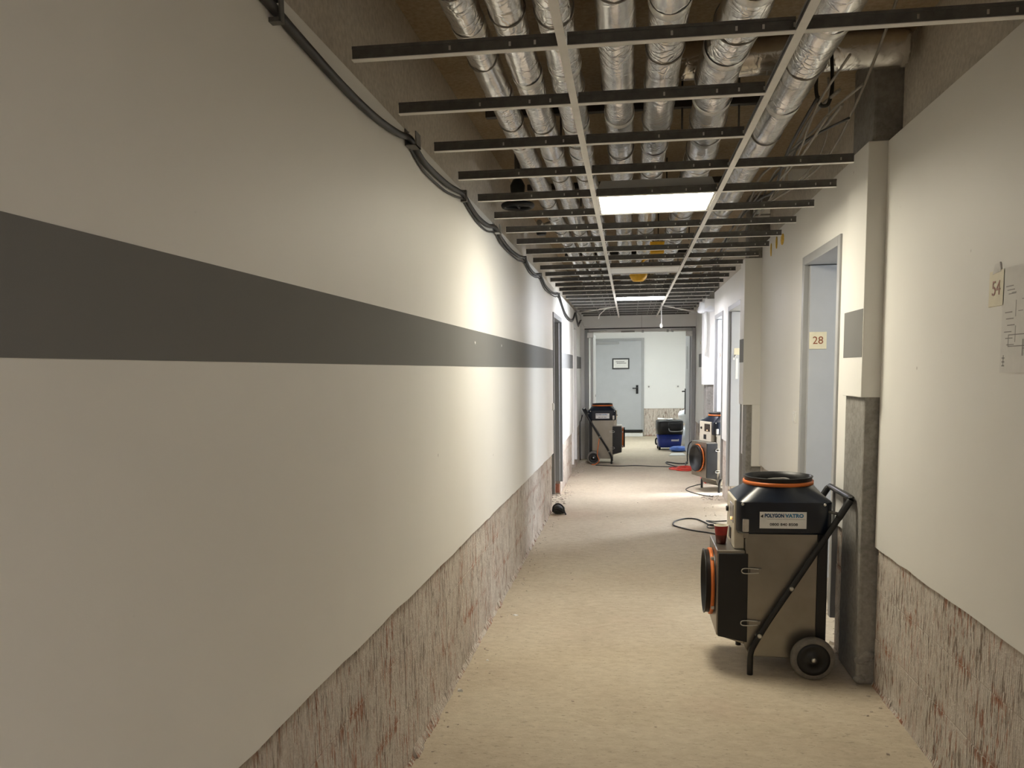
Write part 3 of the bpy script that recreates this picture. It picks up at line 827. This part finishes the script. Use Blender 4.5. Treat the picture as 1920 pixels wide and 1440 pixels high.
# loose grey cables on the right of the pipes
for k in range(7):
    rnd = random.Random(20 + k); pts = []
    y = 3.3 + rnd.uniform(0, .6)
    while y < (14.3 if k < 5 else 8.5):
        pts.append((.80 + .014 * k + .025 * math.sin(y * 1.3 + k) + rnd.uniform(-.02, .02), y, 2.62 + .02 * (k % 4) + .05 * math.sin(y * 2.1 + k * .9) + rnd.uniform(-.025, .025)))
        y += rnd.uniform(.35, .7)
    cable('ceiling_cable', 'thin loose cable strung beside the smooth foil pipe', 'cable', pts, .0055 if k % 3 else .008, 'cable_grey' if k % 4 else 'cable_black', 'loose cables above the ceiling grid', 5, 5)
cable('ceiling_cable', 'black cable loop hanging under the branch pipe', 'cable', [(.80, 3.9, 2.95), (.785, 3.9, 2.75), (.80, 3.9, 2.675), (.82, 3.9, 2.66), (.84, 3.9, 2.675), (.852, 3.9, 2.75), (.84, 3.9, 2.95)], .008, 'cable_black', None, 8)
cable('ceiling_cable', 'pale cable hanging from the slab to the pilaster top', 'cable', [(.93, 3.05, 2.98), (.97, 3.5, 2.86), (1.0, 4.1, 2.72), (1.0, 4.6, 2.62), (.95, 5.0, 2.58), (.9, 5.6, 2.60), (.86, 6.2, 2.64)], .006, 'cable_grey')
cable('ceiling_cable', 'pale cable drooping behind the branch pipe', 'cable', [(.92, 4.3, 2.9), (.99, 4.6, 2.74), (1.0, 4.95, 2.66), (.93, 5.3, 2.60), (.88, 5.5, 2.58)], .005, 'cable_grey')
cable('ceiling_cable', 'white cord dangling from the grid near the double door', 'cable', [(.44, 12.1, 2.47), (.435, 12.05, 2.42), (.43, 12.0, 2.33), (.435, 11.98, 2.22), (.43, 12.0, 2.17)], .008, 'cable_white')
tag(MB().lathe([(-.03, .012), (-.015, .022), (.01, .022), (.03, .010)], 'z', (.43, 12.0, 2.15), 10).build('lamp_socket', 'white_plastic'), 'small white end piece on the dangling cord', 'socket')
cable('ceiling_cable', 'thin pale cord looping in front of the lintel', 'cable', [(-.62, 14.2, 2.44), (-.55, 14.25, 2.36), (-.48, 14.3, 2.30), (-.62, 14.35, 2.26), (-.76, 14.5, 2.28), (-.80, 14.6, 2.36)], .005, 'cable_white')
cable('ceiling_cable', 'white cord hooked over a crossbar near the striped wall', 'cable', [(-.30, 12.6, 2.48), (-.36, 12.6, 2.43), (-.44, 12.62, 2.36), (-.46, 12.62, 2.30)], .006, 'cable_white')
# junction boxes on the void wall and trays
for k, (x, y) in enumerate(((.98, 5.3), (.92, 6.3), (.90, 7.9), (.8, 9.2))):
    b = thing('junction_box', ['grey junction box lit by the lamp above door 28', 'grey junction box above the wall by the yellow foam', 'grey junction box over the second pilaster', 'grey junction box among loose cables past the second pilaster'][k], 'junction box', (x, y, 2.66))
    MB().box(-.05, .05, -.06, .06, -.04, .04).build('body', 'white_plastic', b, .006)
    MB().box(-.053, .053, -.063, .063, -.052, -.04).build('lid', 'cable_grey', b, .003)
# round vent and valve by the first pipe
v = thing('round_valve', 'dark round shut-off valve beside the first foil pipe', 'valve', (-.745, 5.75, 2.70))
MB().torus((0, 0, -.05), .095, .018, 'z', 28, 8).build('handwheel', 'black', v)
MB().lathe([(-.05, .02), (.02, .045), (.08, .05), (.12, .03)], 'z', (0, 0, 0), 18).build('valve_body', 'dark_green', v)
for a in (0, PI / 2): MB().tube([(-.09 * math.cos(a), -.09 * math.sin(a), -.05), (.09 * math.cos(a), .09 * math.sin(a), -.05)], .009, 6, 1, False).build('spoke', 'black', v)
MB().tube([(0, 0, .1), (0, 0, .3)], .02, 10, 1, False).build('stem', 'galv', v)
v = thing('gate_valve', 'small chrome valve with black knob next to the first foil pipe', 'valve', (-.69, 6.75, 2.68))
MB().tube([(0, -.16, 0), (0, .16, .0)], .022, 12, 1, False).build('valve_body', 'chrome', v)
MB().lathe([(-.07, .035), (-.05, .042), (-.02, .03), (0, .015)], 'z', (0, 0, 0), 14).build('knob', 'black', v)
MB().lathe([(-.05, .032), (.05, .032)], 'y', (0, .1, 0), 12).build('nut', 'chrome', v)
MB().tube([(0, 0, 0), (.073, 0, .02)], .016, 10, 1, False).build('stub_pipe', 'chrome', v)
# yellow items
y_ = thing('yellow_bag', 'crumpled orange-yellow bag hanging through the ceiling grid', 'bag', (.08, 8.42, 2.40))
loops = []
for i in range(8):
    z = i * .02; r = .075 * math.sin(.5 + i * .36) + .01
    loops.append([(math.cos(a) * r * (1 + .25 * noise.noise((a * 2, i * .7, 1))), math.sin(a) * r * .7 * (1 + .25 * noise.noise((a * 2, i * .7, 5))), z) for a in [2 * PI * k / 16 for k in range(16)]])
MB().loft(loops).build('bag_body', 'yellow', y_)
MB().tube([(.02, 0, .14), (.05, 0, .2), (.1, .02, .22)], .012, 6).build('bag_neck', 'yellow', y_)
y_ = thing('yellow_box', 'yellow plastic box lying on the crossbars between the runners', 'box', (.215, BY[9], GZ + .0585))
MB().box(-.055, .055, -.06, .06, -.02, .07).build('body', 'yellow', y_, .008)
MB().box(-.058, .058, -.063, .063, .058, .07).build('lid', 'yellow', y_, .003)
for k, (y, z, w, h) in enumerate(((6.55, 2.488, .11, .08), (6.80, 2.50, .05, .09), (7.05, 2.48, .025, .1))):
    f_ = tag(MB().lathe([(-.008, w * .3), (-.006, w * .5), (0, w * .52)], 'x', (0, 0, 0), 9).build('foam_blob', 'foam'),
             ['largest dab of yellow foam at the top of the wall past door 28', 'middle dab of yellow foam at the top of the wall past door 28', 'thin streak of yellow foam at the top of the wall before the second pilaster'][k], 'foam')
    f_.location = (RX2, y, z); f_.scale = (1, 1, h / w)
# white cloth bundle on the third pilaster
sh = MB(); loops = []
for i in range(7):
    z = i * .03; r = .16 * (1 - .06 * i)
    loops.append([(1.06 + math.cos(a) * r * (1 + .3 * noise.noise((math.cos(a) * 2, math.sin(a) * 2, i * .6))), 11.72 + math.sin(a) * r * .9, 2.30 + z + .03 * noise.noise((math.cos(a) * 3, math.sin(a) * 3, i))) for a in [2 * PI * k / 20 for k in range(20)]])
tag(sh.loft(loops).build('plastic_wrap', 'white_bag', wr), 'crumpled white plastic wrapped round the pilaster top')
# loose bars hanging near the end
for k, (p, q) in enumerate((((-.78, 13.0, 2.42), (-.19, 12.4, 2.455)), ((.47, 12.4, 2.455), (1.05, 13.3, 2.40)))):
    tag(MB().tube([p, q], .012, 4, 1, False).build('loose_ceiling_bar', 'white_metal'), ['loose white bar slanting between striped wall and runner', 'loose white bar slanting from runner to wall with doors'][k], 'ceiling grid')
cable('conduit', 'white plastic conduit running down the far pilaster', 'pipe', [(1.0, 11.58, 2.3), (1.0, 11.58, 1.72)], .018, 'white_plastic', None, 10)

# ------------------------------------------------------------------ wall fittings
b = thing('emergency_button', 'small white call point on the wall above the grey stripe end', 'switch', (RX2, 13.35, 1.945))
MB().box(-.03, 0, -.06, .06, -.065, .065).build('housing', 'white_plastic', b, .006)
MB().lathe([(-.036, .025), (-.03, .028)], 'x', (0, 0, 0), 14).build('button', 'cream', b)
b = thing('light_switch', 'white light switch beside door 28', 'switch', (RX2, 5.92, 1.215))
MB().box(-.012, 0, -.04, .04, -.04, .04).build('cover', 'white_plastic', b, .003)
MB().box(-.017, -.012, -.028, .028, -.028, .028).build('rocker', 'white_plastic', b, .002)
b = thing('light_switch', 'white light switch beside the dark grey door', 'switch', (LX, 9.25, 1.155))
MB().box(0, .012, -.04, .04, -.04, .04).build('cover', 'white_plastic', b, .003)
MB().box(.012, .017, -.028, .028, -.028, .028).build('rocker', 'white_plastic', b, .002)
# room tag 54 and plan sheet on the right wall
s = thing('room_tag', 'cream room tag reading 54 taped to the near wall', 'sign', (RX1, 2.935, 1.795))
MB().box(-.003, 0, -.06, .055, -.058, .055).build('tag_card', 'cream', s, .001)
text('number_54', '54', 'ink_brown', s, (-.0036, .0, -.003), (PI / 2, 0, -PI / 2), .066)
MB().prism([(-.03, .05), (.03, .045), (.015, .075), (-.02, .08)], 'x', -.004, -.0005).build('tape_corner', 'paper', s)
s = thing('plan_sheet', 'printed floor plan sheet in a clear sleeve on the near wall', 'paper', (RX1, 2.88, 1.69))
MB().box(-.003, 0, -.215, .002, -.165, .16).build('sheet', 'paper', s)
ln = MB()
rr = random.Random(3)
for k in range(9):
    z = .10 - k * .012 if k < 3 else .02 - (k - 3) * .02; y = -.02 - .01 * (k % 3)
    ln.box(-.0036, -.003, y - .05, y, z, z + .003)
for k in range(12):
    yy = -rr.uniform(.06, .2); z = rr.uniform(-.13, .12)
    if k % 2: ln.box(-.0036, -.003, yy - .03, yy, z, z + .002)
    else: ln.box(-.0036, -.003, yy - .002, yy, z, z + .05)
ln.box(-.0036, -.003, -.2, -.05, -.05, -.047).box(-.0036, -.003, -.2, -.05, -.085, -.082).box(-.0036, -.003, -.053, -.05, -.085, -.047)
for k in range(3): ln.box(-.0036, -.003, -.03, -.012, -.145 + k * .012, -.141 + k * .012)
ln.box(-.0036, -.003, -.023, -.02, -.145, -.11)
tag(ln.build('plan_lines', 'ink_grey', s), None, None, None, 'stuff')
for y, z in ((4.58, 1.706), (5.55, 1.718)):
    MB().lathe([(0, .009), (.003, .007)], 'x', (LX + .001, y, z), 10).build('wall_plug', 'white_plastic', wl)

# ------------------------------------------------------------------ filter machines
def rounded_sq(hx, hy, r, z, n=48):
    out = []
    for i in range(n):
        a = 2 * PI * (i + .5) / n
        c, s_ = math.cos(a), math.sin(a)
        # superellipse-like projection on a square with rounded corners
        k = max(abs(c), abs(s_)); px, py = c / k, s_ / k
        x, y = px * hx, py * hy
        dx, dy = abs(x) - (hx - r), abs(y) - (hy - r)
        if dx > 0 and dy > 0:
            l = math.hypot(dx, dy)
            x = math.copysign(hx - r + dx / l * r, x); y = math.copysign(hy - r + dy / l * r, y)
        out.append((x, y, z))
    return out
def circ(r, z, cx=0, n=48):
    return [(cx + math.cos(2 * PI * (i + .5) / n) * r, math.sin(2 * PI * (i + .5) / n) * r, z) for i in range(n)]
def machine(name, label, loc, rz):
    t = thing(name, label, 'air filter machine', loc, rz, 'mobile air filter machines')
    D = .205
    body = MB().prism([(-.185, .145), (-.16, .082), (.165, .082), (.165, .722), (-.185, .722)], 'y', -D, D)
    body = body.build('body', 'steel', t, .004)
    MB().box(.165, .214, -D, D, .082, .722).build('rear_panel', 'black', t, .004)
    # inlet housing towards -x
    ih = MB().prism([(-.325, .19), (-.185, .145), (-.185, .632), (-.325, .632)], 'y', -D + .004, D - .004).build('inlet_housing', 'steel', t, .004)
    for s_ in (-1, 1):
        y0, y1 = sorted((s_ * (D - .006), s_ * (D + .006)))
        MB().prism([(-.318, .187), (-.172, .158), (-.172, .618), (-.318, .618)], 'y', y0, y1).build('side_cover', 'black', ih, .003)
    col = MB().lathe([(-.325, .174), (-.338, .174)], 'x', (0, 0, .425), 48, False, False)
    fl_ = MB().lathe([(-.325, .168), (-.366, .166), (-.372, .171), (-.375, .171), (-.375, .160), (-.335, .158), (-.33, .02)], 'x', (0, 0, .425), 48, False, True)
    inlet = fl_.build('inlet_collar', 'black', t)
    MB().lathe([(-.332, .168), (-.332, .1765), (-.349, .1765), (-.349, .167)], 'x', (0, 0, .425), 48, False, False).build('orange_ring', 'orange', inlet)
    for a in (.6, 2.2, 3.8, 5.4):
        MB().box(-.347, -.331, math.cos(a) * .177 - .008, math.cos(a) * .177 + .008, .425 + math.sin(a) * .177 - .008, .425 + math.sin(a) * .177 + .008).build('ring_clip', 'chrome', inlet, .002)
    # control panel step on the inlet side
    cp = MB().box(-.238, -.186, -.16, .16, .632, .885).build('control_panel', 'panel_lit', t, .005)
    MB().box(-.2405, -.238, -.13, .02, .76, .855).build('display', 'display', cp, .002)
    MB().box(-.2415, -.238, -.03, .04, .66, .72).build('socket_plate', 'black', cp, .002)
    MB().lathe([(-.246, .008), (-.238, .008)], 'x', (0, -.06, .775), 10).build('pilot_lamp', 'pilot', cp)
    MB().lathe([(-.25, .014), (-.238, .016)], 'x', (0, .10, .80), 14).build('control_knob', 'black', cp)
    # hood
    hood = MB().loft([rounded_sq(.222, .215, .03, .722), rounded_sq(.229, .222, .03, .735), rounded_sq(.229, .222, .03, .882)], True, False)
    hood.loft([rounded_sq(.229, .222, .03, .882), rounded_sq(.222, .215, .036, .891), circ(.176, .947), circ(.171, .958)], False, False)
    for i, v_ in enumerate(hood.v): hood.v[i] = (v_[0], v_[1], v_[2])
    hood = hood.build('hood', 'navy', t)
    oc = MB().lathe([(.943, .172), (.984, .169), (.990, .174), (.993, .174), (.993, .163), (.96, .160), (.90, .158), (.898, .01)], 'z', (0, 0, 0), 48, False, True).build('outlet_collar', 'black', t)
    MB().lathe([(.953, .170), (.953, .1775), (.971, .1765), (.971, .169)], 'z', (0, 0, 0), 48, False, False).build('orange_ring', 'orange', oc)
    MB().tube([(-.09, -.02, .91), (-.07, -.01, .965), (0, 0, .976), (.06, .01, .968), (.085, .015, .91)], .004, 6).build('lifting_wire', 'chrome', oc)
    for s_ in (-1, 1):
        yy = s_ * .2222
        st = MB().box(-.122, .104, min(yy, yy + s_ * .0015), max(yy, yy + s_ * .0015), .752, .836).build('label_sticker', 'sticker', hood)
        rot = (PI / 2, 0, 0) if s_ < 0 else (PI / 2, 0, PI)
        fx = 1 if s_ < 0 else -1
        yt = yy + s_ * .0019
        text('brand_text', 'POLYGON', 'ink_blue', st, (-.044 * fx - .007 * fx, yt, .816), rot, .025, .0013, width=.094)
        text('brand_text', 'VATRO', 'ink_cyan', st, (.044 * fx - .007 * fx + .009 * fx, yt, .816), rot, .025, .0013, width=.090)
        MB().box(-.085, .098, min(yt, yy), max(yt, yy), .798, .7995).build('rule_line', 'ink_grey', st)
        mk = MB().prism([(-.119 * fx - (.018 if fx < 0 else 0), .812), (-.119 * fx - (.018 if fx < 0 else 0) + .014, .824), (-.119 * fx - (.018 if fx < 0 else 0) + .014, .806)], 'y', min(yt, yy), max(yt, yy))
        mk.build('logo_mark', 'ink_black', st)
        text('phone_text', '0800 840 8508', 'ink_black', st, (-.005, yt, .772), rot, .019, .0004, width=.135)
        for xx in (-.205, .19):
            MB().lathe([(0, .008), (s_ * .006, .006)], 'y', (xx, yy - s_ * .002, .885 - .012), 10).build('rivet', 'chrome', hood)
        # side latches on the inlet housing
        for zz in (.532, .262):
            la = MB().box(-.165, -.105, min(s_ * D, s_ * (D + .012)), max(s_ * D, s_ * (D + .012)), zz - .011, zz + .011).build('latch', 'steel', t, .003)
            MB().tube([(-.12, s_ * (D + .011), zz + .01), (-.19, s_ * (D + .014), zz + .013), (-.205, s_ * (D + .014), zz), (-.19, s_ * (D + .014), zz - .013), (-.12, s_ * (D + .011), zz - .01)], .003, 5).build('latch_wire', 'chrome', la)
        # hood toggle clip
        tc = MB().box(-.205, -.175, min(yy, yy + s_ * .016), max(yy, yy + s_ * .016), .735, .80).build('toggle_clip', 'chrome', t, .004)
        MB().box(-.198, -.172, min(s_ * D, s_ * (D + .012)), max(s_ * D, s_ * (D + .012)), .70, .728).build('clip_hook', 'steel', tc, .002)
        # handle side tube
        yh = s_ * .236
        hb = MB().tube([(-.158, yh, .0), (-.158, yh, .06), (-.155, yh, .115), (-.135, yh, .165), (-.06, yh, .30), (.08, yh, .525), (.226, yh, .765), (.292, yh, .875), (.306, yh, .90)], .0155, 10, 5).build('handle_tube', 'black_tube', t)
        MB().tube([(.252, yh, .808), (.292, yh, .876), (.306, yh, .897)], .0175, 10, 4).build('hand_grip', 'black', hb)
        for (xx, zz) in ((.035, .452), (-.115, .205)):
            MB().lathe([(0, .012), (s_ * .02, .012), (s_ * .026, .006)], 'y', (xx, yh, zz), 10).build('bolt', 'chrome', hb)
        # wheel
        w = MB().lathe([(-.022, .075), (-.025, .094), (-.018, .105), (.0, .108), (.018, .105), (.025, .094), (.022, .075)], 'y', (.138, s_ * .275, .108), 40, True, True).build('wheel', 'rubber', t)
        MB().lathe([(s_ * .020, .080), (s_ * .0275, .080), (s_ * .0268, .062), (s_ * .024, .055), (s_ * .024, .028), (s_ * .031, .024), (s_ * .031, .014)], 'y', (.138, s_ * .275, .108), 32).build('hub', 'black', w)
        MB().lathe([(s_ * .03, .013), (s_ * .038, .010), (s_ * .040, .003)], 'y', (.138, s_ * .275, .108), 14).build('axle_cap', 'chrome', w)
    MB().tube([(.306, -.236, .898), (.312, -.222, .905), (.312, -.19, .907), (.312, .19, .907), (.312, .222, .905), (.306, .236, .898)], .0155, 10, 4).build('handle_bar', 'black_tube', t)
    MB().tube([(.138, -.27, .108), (.138, .27, .108)], .01, 10, 1, False).build('axle', 'galv', t)
    for xx in (.12,): MB().box(xx, xx + .04, -.18, .18, .07, .12).build('axle_bracket', 'black', t)
    for s_ in (-1, 1):
        MB().tube([(.20, s_ * .205, .84), (.25, s_ * .225, .83)], .008, 6, 1, False).build('handle_bracket', 'galv', t)
        MB().tube([(-.13, s_ * .19, .20), (-.118, s_ * .236, .20)], .008, 6, 1, False).build('handle_bracket', 'galv', t)
    return t
machine('air_filter_machine', 'steel and navy air filter machine with red cup beside door 28', (.766, 4.515, 0), 0)
machine('air_filter_machine', 'steel and navy air filter machine in front of the double door frame', (-.455, 14.235, 0), PI)
machine('air_filter_machine', 'steel and navy air filter machine half hidden in a doorway', (1.17, 11.02, 0), math.radians(22))

# cup on the inlet housing of the near machine
c = thing('paper_cup', 'red paper cup standing on the machine inlet beside door 28', 'cup', (.479, 4.50, .6325))
MB().lathe([(0, .0255), (.045, .0305)], 'z', (0, 0, 0), 28, True, False).build('cup_base', 'cup_dark', c)
MB().lathe([(.045, .0305), (.094, .036)], 'z', (0, 0, 0), 28, False, False).build('cup_wall', 'cup_red', c)
MB().torus((0, 0, .0955), .0362, .0022, 'z', 28, 6).build('rim', 'cup_white', c)
MB().lathe([(.094, .035), (.03, .028), (.029, .001)], 'z', (0, 0, 0), 28, False, True).build('inside', 'cup_white', c)

# ------------------------------------------------------------------ things on the floor
def fz(pts, r): return [(x, y, r * .8) for x, y in pts]
def loop_cable(label, pts, r, mat, name='power_cable', cat='cable'):
    return cable(name, label, cat, [(p[0], p[1], r + (p[2] if len(p) > 2 else 0)) for p in pts], r, mat, None, 7, 8)
loop_cable('thin black cable looping over the floor behind the near machine', [(.98, 7.3), (.9, 7.75), (.78, 8.0), (.60, 8.15), (.47, 8.33), (.432, 8.46), (.47, 8.66), (.58, 8.80), (.68, 8.78), (.75, 8.6), (.80, 8.42), (.92, 8.35)], .007, 'cable_black')
loop_cable('short black cable coil on the floor by the second pilaster', [(.98, 8.70, 0), (.86, 8.66, 0), (.77, 8.62, .012), (.83, 8.50, .012), (.96, 8.48, .0), (.9, 8.30, .012), (.78, 8.22, .012), (.75, 8.30, .012), (.80, 8.36, .022), (.94, 8.22, .012), (1.02, 8.1, 0)], .006, 'cable_black')
pts = []
for i in range(46):
    a = i * .55; r = .10 + .04 * math.sin(i * .9)
    pts.append((.83 + math.cos(a) * (r + .07) + .03 * math.sin(i * .37), 13.18 + math.sin(a) * r * 1.6, .006 * (i // 8)))
pts += [(.98, 13.1, .0), (1.02, 12.6, 0), (1.0, 12.0, 0), (1.02, 11.6, 0)]
cable('extension_cord', 'bright red extension cord coiled on the floor by the double door', 'cable', [(x, y, z + .009) for x, y, z in pts], .009, 'cable_red', None, 7, 4)
cable('power_cable', 'black cable arching from a wall socket down to the floor by the open leaf', 'cable', [(1.085, 14.3, .345), (1.02, 14.32, .34), (.97, 14.3, .27), (.95, 14.25, .12), (.95, 14.2, .02), (.92, 14.0, .01), (.78, 14.0, .01), (.62, 14.2, .01), (.60, 14.0, .01), (.68, 13.7, .01), (.80, 13.45, .01), (.86, 13.5, .01), (.90, 13.9, .01), (.93, 14.15, .02)], .010, 'cable_black', None, 7, 8)
loop_cable('thin dark cable lying straight across the floor before the double door', [(-.55, 13.75), (-.2, 13.62), (.1, 13.70), (.35, 13.60), (.6, 13.55), (.75, 13.5)], .007, 'cable_black')
loop_cable('thin dark cable curving round the half hidden machine', [(1.0, 10.35), (.85, 10.55), (.72, 10.9), (.78, 11.2), (.95, 11.5), (.98, 11.56)], .006, 'cable_black')
cable('power_cable', 'orange cord hanging over the left machine beside its wheel', 'cable', [(-.50, 13.955, .42), (-.515, 13.93, .30), (-.53, 13.915, .16), (-.50, 13.90, .06), (-.56, 13.82, .012), (-.62, 13.80, .01)], .007, 'orange', None, 6)
cable('power_cable', 'black cord from the left machine to the wall', 'cable', [(-.79, 14.18, .80), (-.80, 14.2, .76), (-.81, 14.18, .71), (-.825, 14.15, .66), (-.825, 14.12, .3), (-.82, 14.1, .05)], .009, 'cable_black', None, 6)

# dark bag by the foot of the striped wall
g = thing('dark_bundle', 'small black bundle with strap on the floor at the striped wall foot', 'bag', (-.765, 9.05, 0))
loops = []
for i in range(8):
    z = i / 7 * .10; k = math.sin(.55 + i / 7 * 2.3)
    loops.append([(math.cos(a) * .072 * k * (1 + .2 * noise.noise((math.cos(a) * 2, math.sin(a) * 2, i * .5))), math.sin(a) * .07 * k, z) for a in [2 * PI * q / 18 for q in range(18)]])
MB().loft(loops).build('body', 'dark_green', g)
MB().tube([(-.06, -.04, .03), (-.05, -.05, .09), (0, -.05, .118), (.05, -.05, .09), (.07, -.06, .03), (.085, -.08, .008)], .009, 7).build('strap', 'black', g)
MB().tube([(-.06, -.02, .05), (0, -.075, .06), (.06, -.06, .02)], .011, 7).build('strap', 'black', g)

# blue tub in the end room
b = thing('wheeled_tub', 'dark blue wheeled tub with black upper part behind the double door', 'tub', (.76, 16.62, 0), .06)
def rs(hx, hy, r, z, dx=0): return [(x + dx, y, zz) for x, y, zz in rounded_sq(hx, hy, r, z, 40)]
MB().loft([rs(.20, .17, .05, .045), rs(.215, .18, .05, .06), rs(.235, .20, .05, .30)]).build('tub_body', 'blue_tub', b)
MB().loft([rs(.24, .205, .05, .30), rs(.25, .212, .05, .42), rs(.25, .212, .06, .545), rs(.235, .20, .06, .565)]).build('upper_part', 'black', b)
MB().loft([rs(.10, .03, .02, .37, .09), rs(.13, .05, .03, .40, .09), rs(.135, .055, .03, .53, .09)]).build('front_bucket', 'black', b).location = (0, -.23, 0)
MB().tube([(-.03, -.25, .44), (-.02, -.29, .375), (.1, -.3, .365), (.2, -.29, .375), (.24, -.25, .40)], .01, 7).build('bucket_handle', 'frame_grey', b)
MB().box(.02, .165, -.192, -.186, .17, .26).build('label_sticker', 'sticker', b)
for xx in (-.2, .18):
    for yy in (-.16, .16):
        MB().lathe([(-.02, .03), (-.015, .036), (.015, .036), (.02, .03)], 'x', (xx, yy, .036), 16).build('caster', 'black', b)
MB().tube([(-.235, -.05, .22), (-.262, -.05, .20), (-.262, -.05, .12), (-.235, -.05, .10)], .016, 8).build('side_handle', 'black', b)
pw = MB(); rr = random.Random(5)
for k in range(5):
    x = rr.uniform(-.16, .12); y = rr.uniform(-.12, .12); a = rr.uniform(0, 3); l = rr.uniform(.06, .1)
    dx, dy = math.cos(a) * l, math.sin(a) * l
    pw.add([(x - dx, y - dy, .567 + k * .006), (x + dy, y - dx, .572 + k * .006), (x + dx, y + dy, .569 + k * .008), (x - dy, y + dx, .585 + k * .006),
            (x - dx, y - dy, .570 + k * .006), (x + dy, y - dx, .575 + k * .006), (x + dx, y + dy, .572 + k * .008), (x - dy, y + dx, .588 + k * .006)],
           [(0, 3, 2, 1), (4, 5, 6, 7), (0, 1, 5, 4), (1, 2, 6, 5), (2, 3, 7, 6), (3, 0, 4, 7)])
o = pw.build('paper_scraps', 'paper'); o.location = (.76, 16.62, 0); tag(o, 'crumpled white paper lying on top of the blue tub', 'paper')
def blob(name, label, cat, loc, sx, sy, sz, mat, seed, amp=.22):
    loops = []; n = 12
    for i in range(n + 1):
        u = -1 + 2 * i / n; k = math.sqrt(max(0, 1 - u * u)) * .96 + .04
        l = []
        for q in range(20):
            a = 2 * PI * q / 20
            d = 1 + amp * noise.noise((math.cos(a) * 1.8 * k + seed, math.sin(a) * 1.8 * k, u * 1.8)) + .1 * noise.noise((math.cos(a) * 5 + seed, math.sin(a) * 5, u * 5))
            l.append((math.cos(a) * sx * k * d, math.sin(a) * sy * k * d, sz + u * sz * (d if u > 0 else 1)))
        loops.append(l)
    o = MB().loft(loops).build(name, mat); o.location = loc
    return tag(o, label, cat)
blob('blue_sack', 'bright blue plastic sack lying in front of the blue tub', 'bag', (.90, 16.12, 0), .17, .13, .055, 'blue_bag', 3)
blob('white_sack', 'lower white plastic sack behind the blue tub', 'bag', (1.13, 17.15, 0), .24, .22, .22, 'white_bag', 11)
blob('white_sack', 'upper white plastic sack resting on another behind the tub', 'bag', (1.14, 17.15, .46), .19, .18, .15, 'white_bag', 17)
tag(MB().prism([(.70, 15.3), (1.0, 15.35), (.97, 15.75), (.76, 15.7)], 'z', .002, .012).build('paper_sheet', 'paper'), 'white sheet lying on the floor before the blue sack', 'paper')
# rubble
rr = random.Random(12)
def chip(mb, x, y, s_):
    a = rr.uniform(0, 3); p = [(x + math.cos(a + k * 1.57 + rr.uniform(-.4, .4)) * s_ * rr.uniform(.6, 1.3), y + math.sin(a + k * 1.57) * s_ * rr.uniform(.5, 1)) for k in range(4)]
    h = s_ * rr.uniform(.25, .8)
    mb.add([(q[0], q[1], 0) for q in p] + [(x + (q[0] - x) * .7, y + (q[1] - y) * .7, h * rr.uniform(.6, 1.1)) for q in p], [(0, 3, 2, 1), (4, 5, 6, 7), (0, 1, 5, 4), (1, 2, 6, 5), (2, 3, 7, 6), (3, 0, 4, 7)])
mb = MB()
for k in range(420):
    y = rr.uniform(2.0, 14.5)
    u = rr.random()
    if u < .5: x = LX - .01 + abs(rr.gauss(0, .07)) + .02
    elif u < .85: x = (RX1 if y < 4.1 else .95) - abs(rr.gauss(0, .06)) - .02
    else: x = rr.uniform(-.7, .9)
    chip(mb, x, y, rr.uniform(.003, .011))
for k in range(70):
    chip(mb, rr.uniform(1.02, 1.3), rr.uniform(4.6, 6.0), rr.uniform(.006, .03))
    chip(mb, rr.uniform(-.98, -.72), rr.uniform(9.7, 10.8), rr.uniform(.005, .028))
for k in range(40):
    chip(mb, rr.uniform(.85, 1.08), rr.uniform(10.1, 10.5), rr.uniform(.005, .02))
    chip(mb, rr.uniform(-.83, -.68), rr.uniform(12.3, 14.4), rr.uniform(.005, .03))
tag(mb.build('plaster_rubble', 'debris', floor_o), 'small plaster chips and rubble scattered along the wall feet', None, None, 'stuff')
for k, (x, y, s_) in enumerate(((-.72, 5.2, .018), (-.76, 4.35, .014), (-.82, 3.9, .016))):
    mb = MB(); chip(mb, 0, 0, s_); o = mb.build('plaster_chip', 'paper'); o.location = (x, y, 0)
    tag(o, 'pale plaster chip on the floor near the striped wall', 'rubble', 'larger plaster chips on the floor')
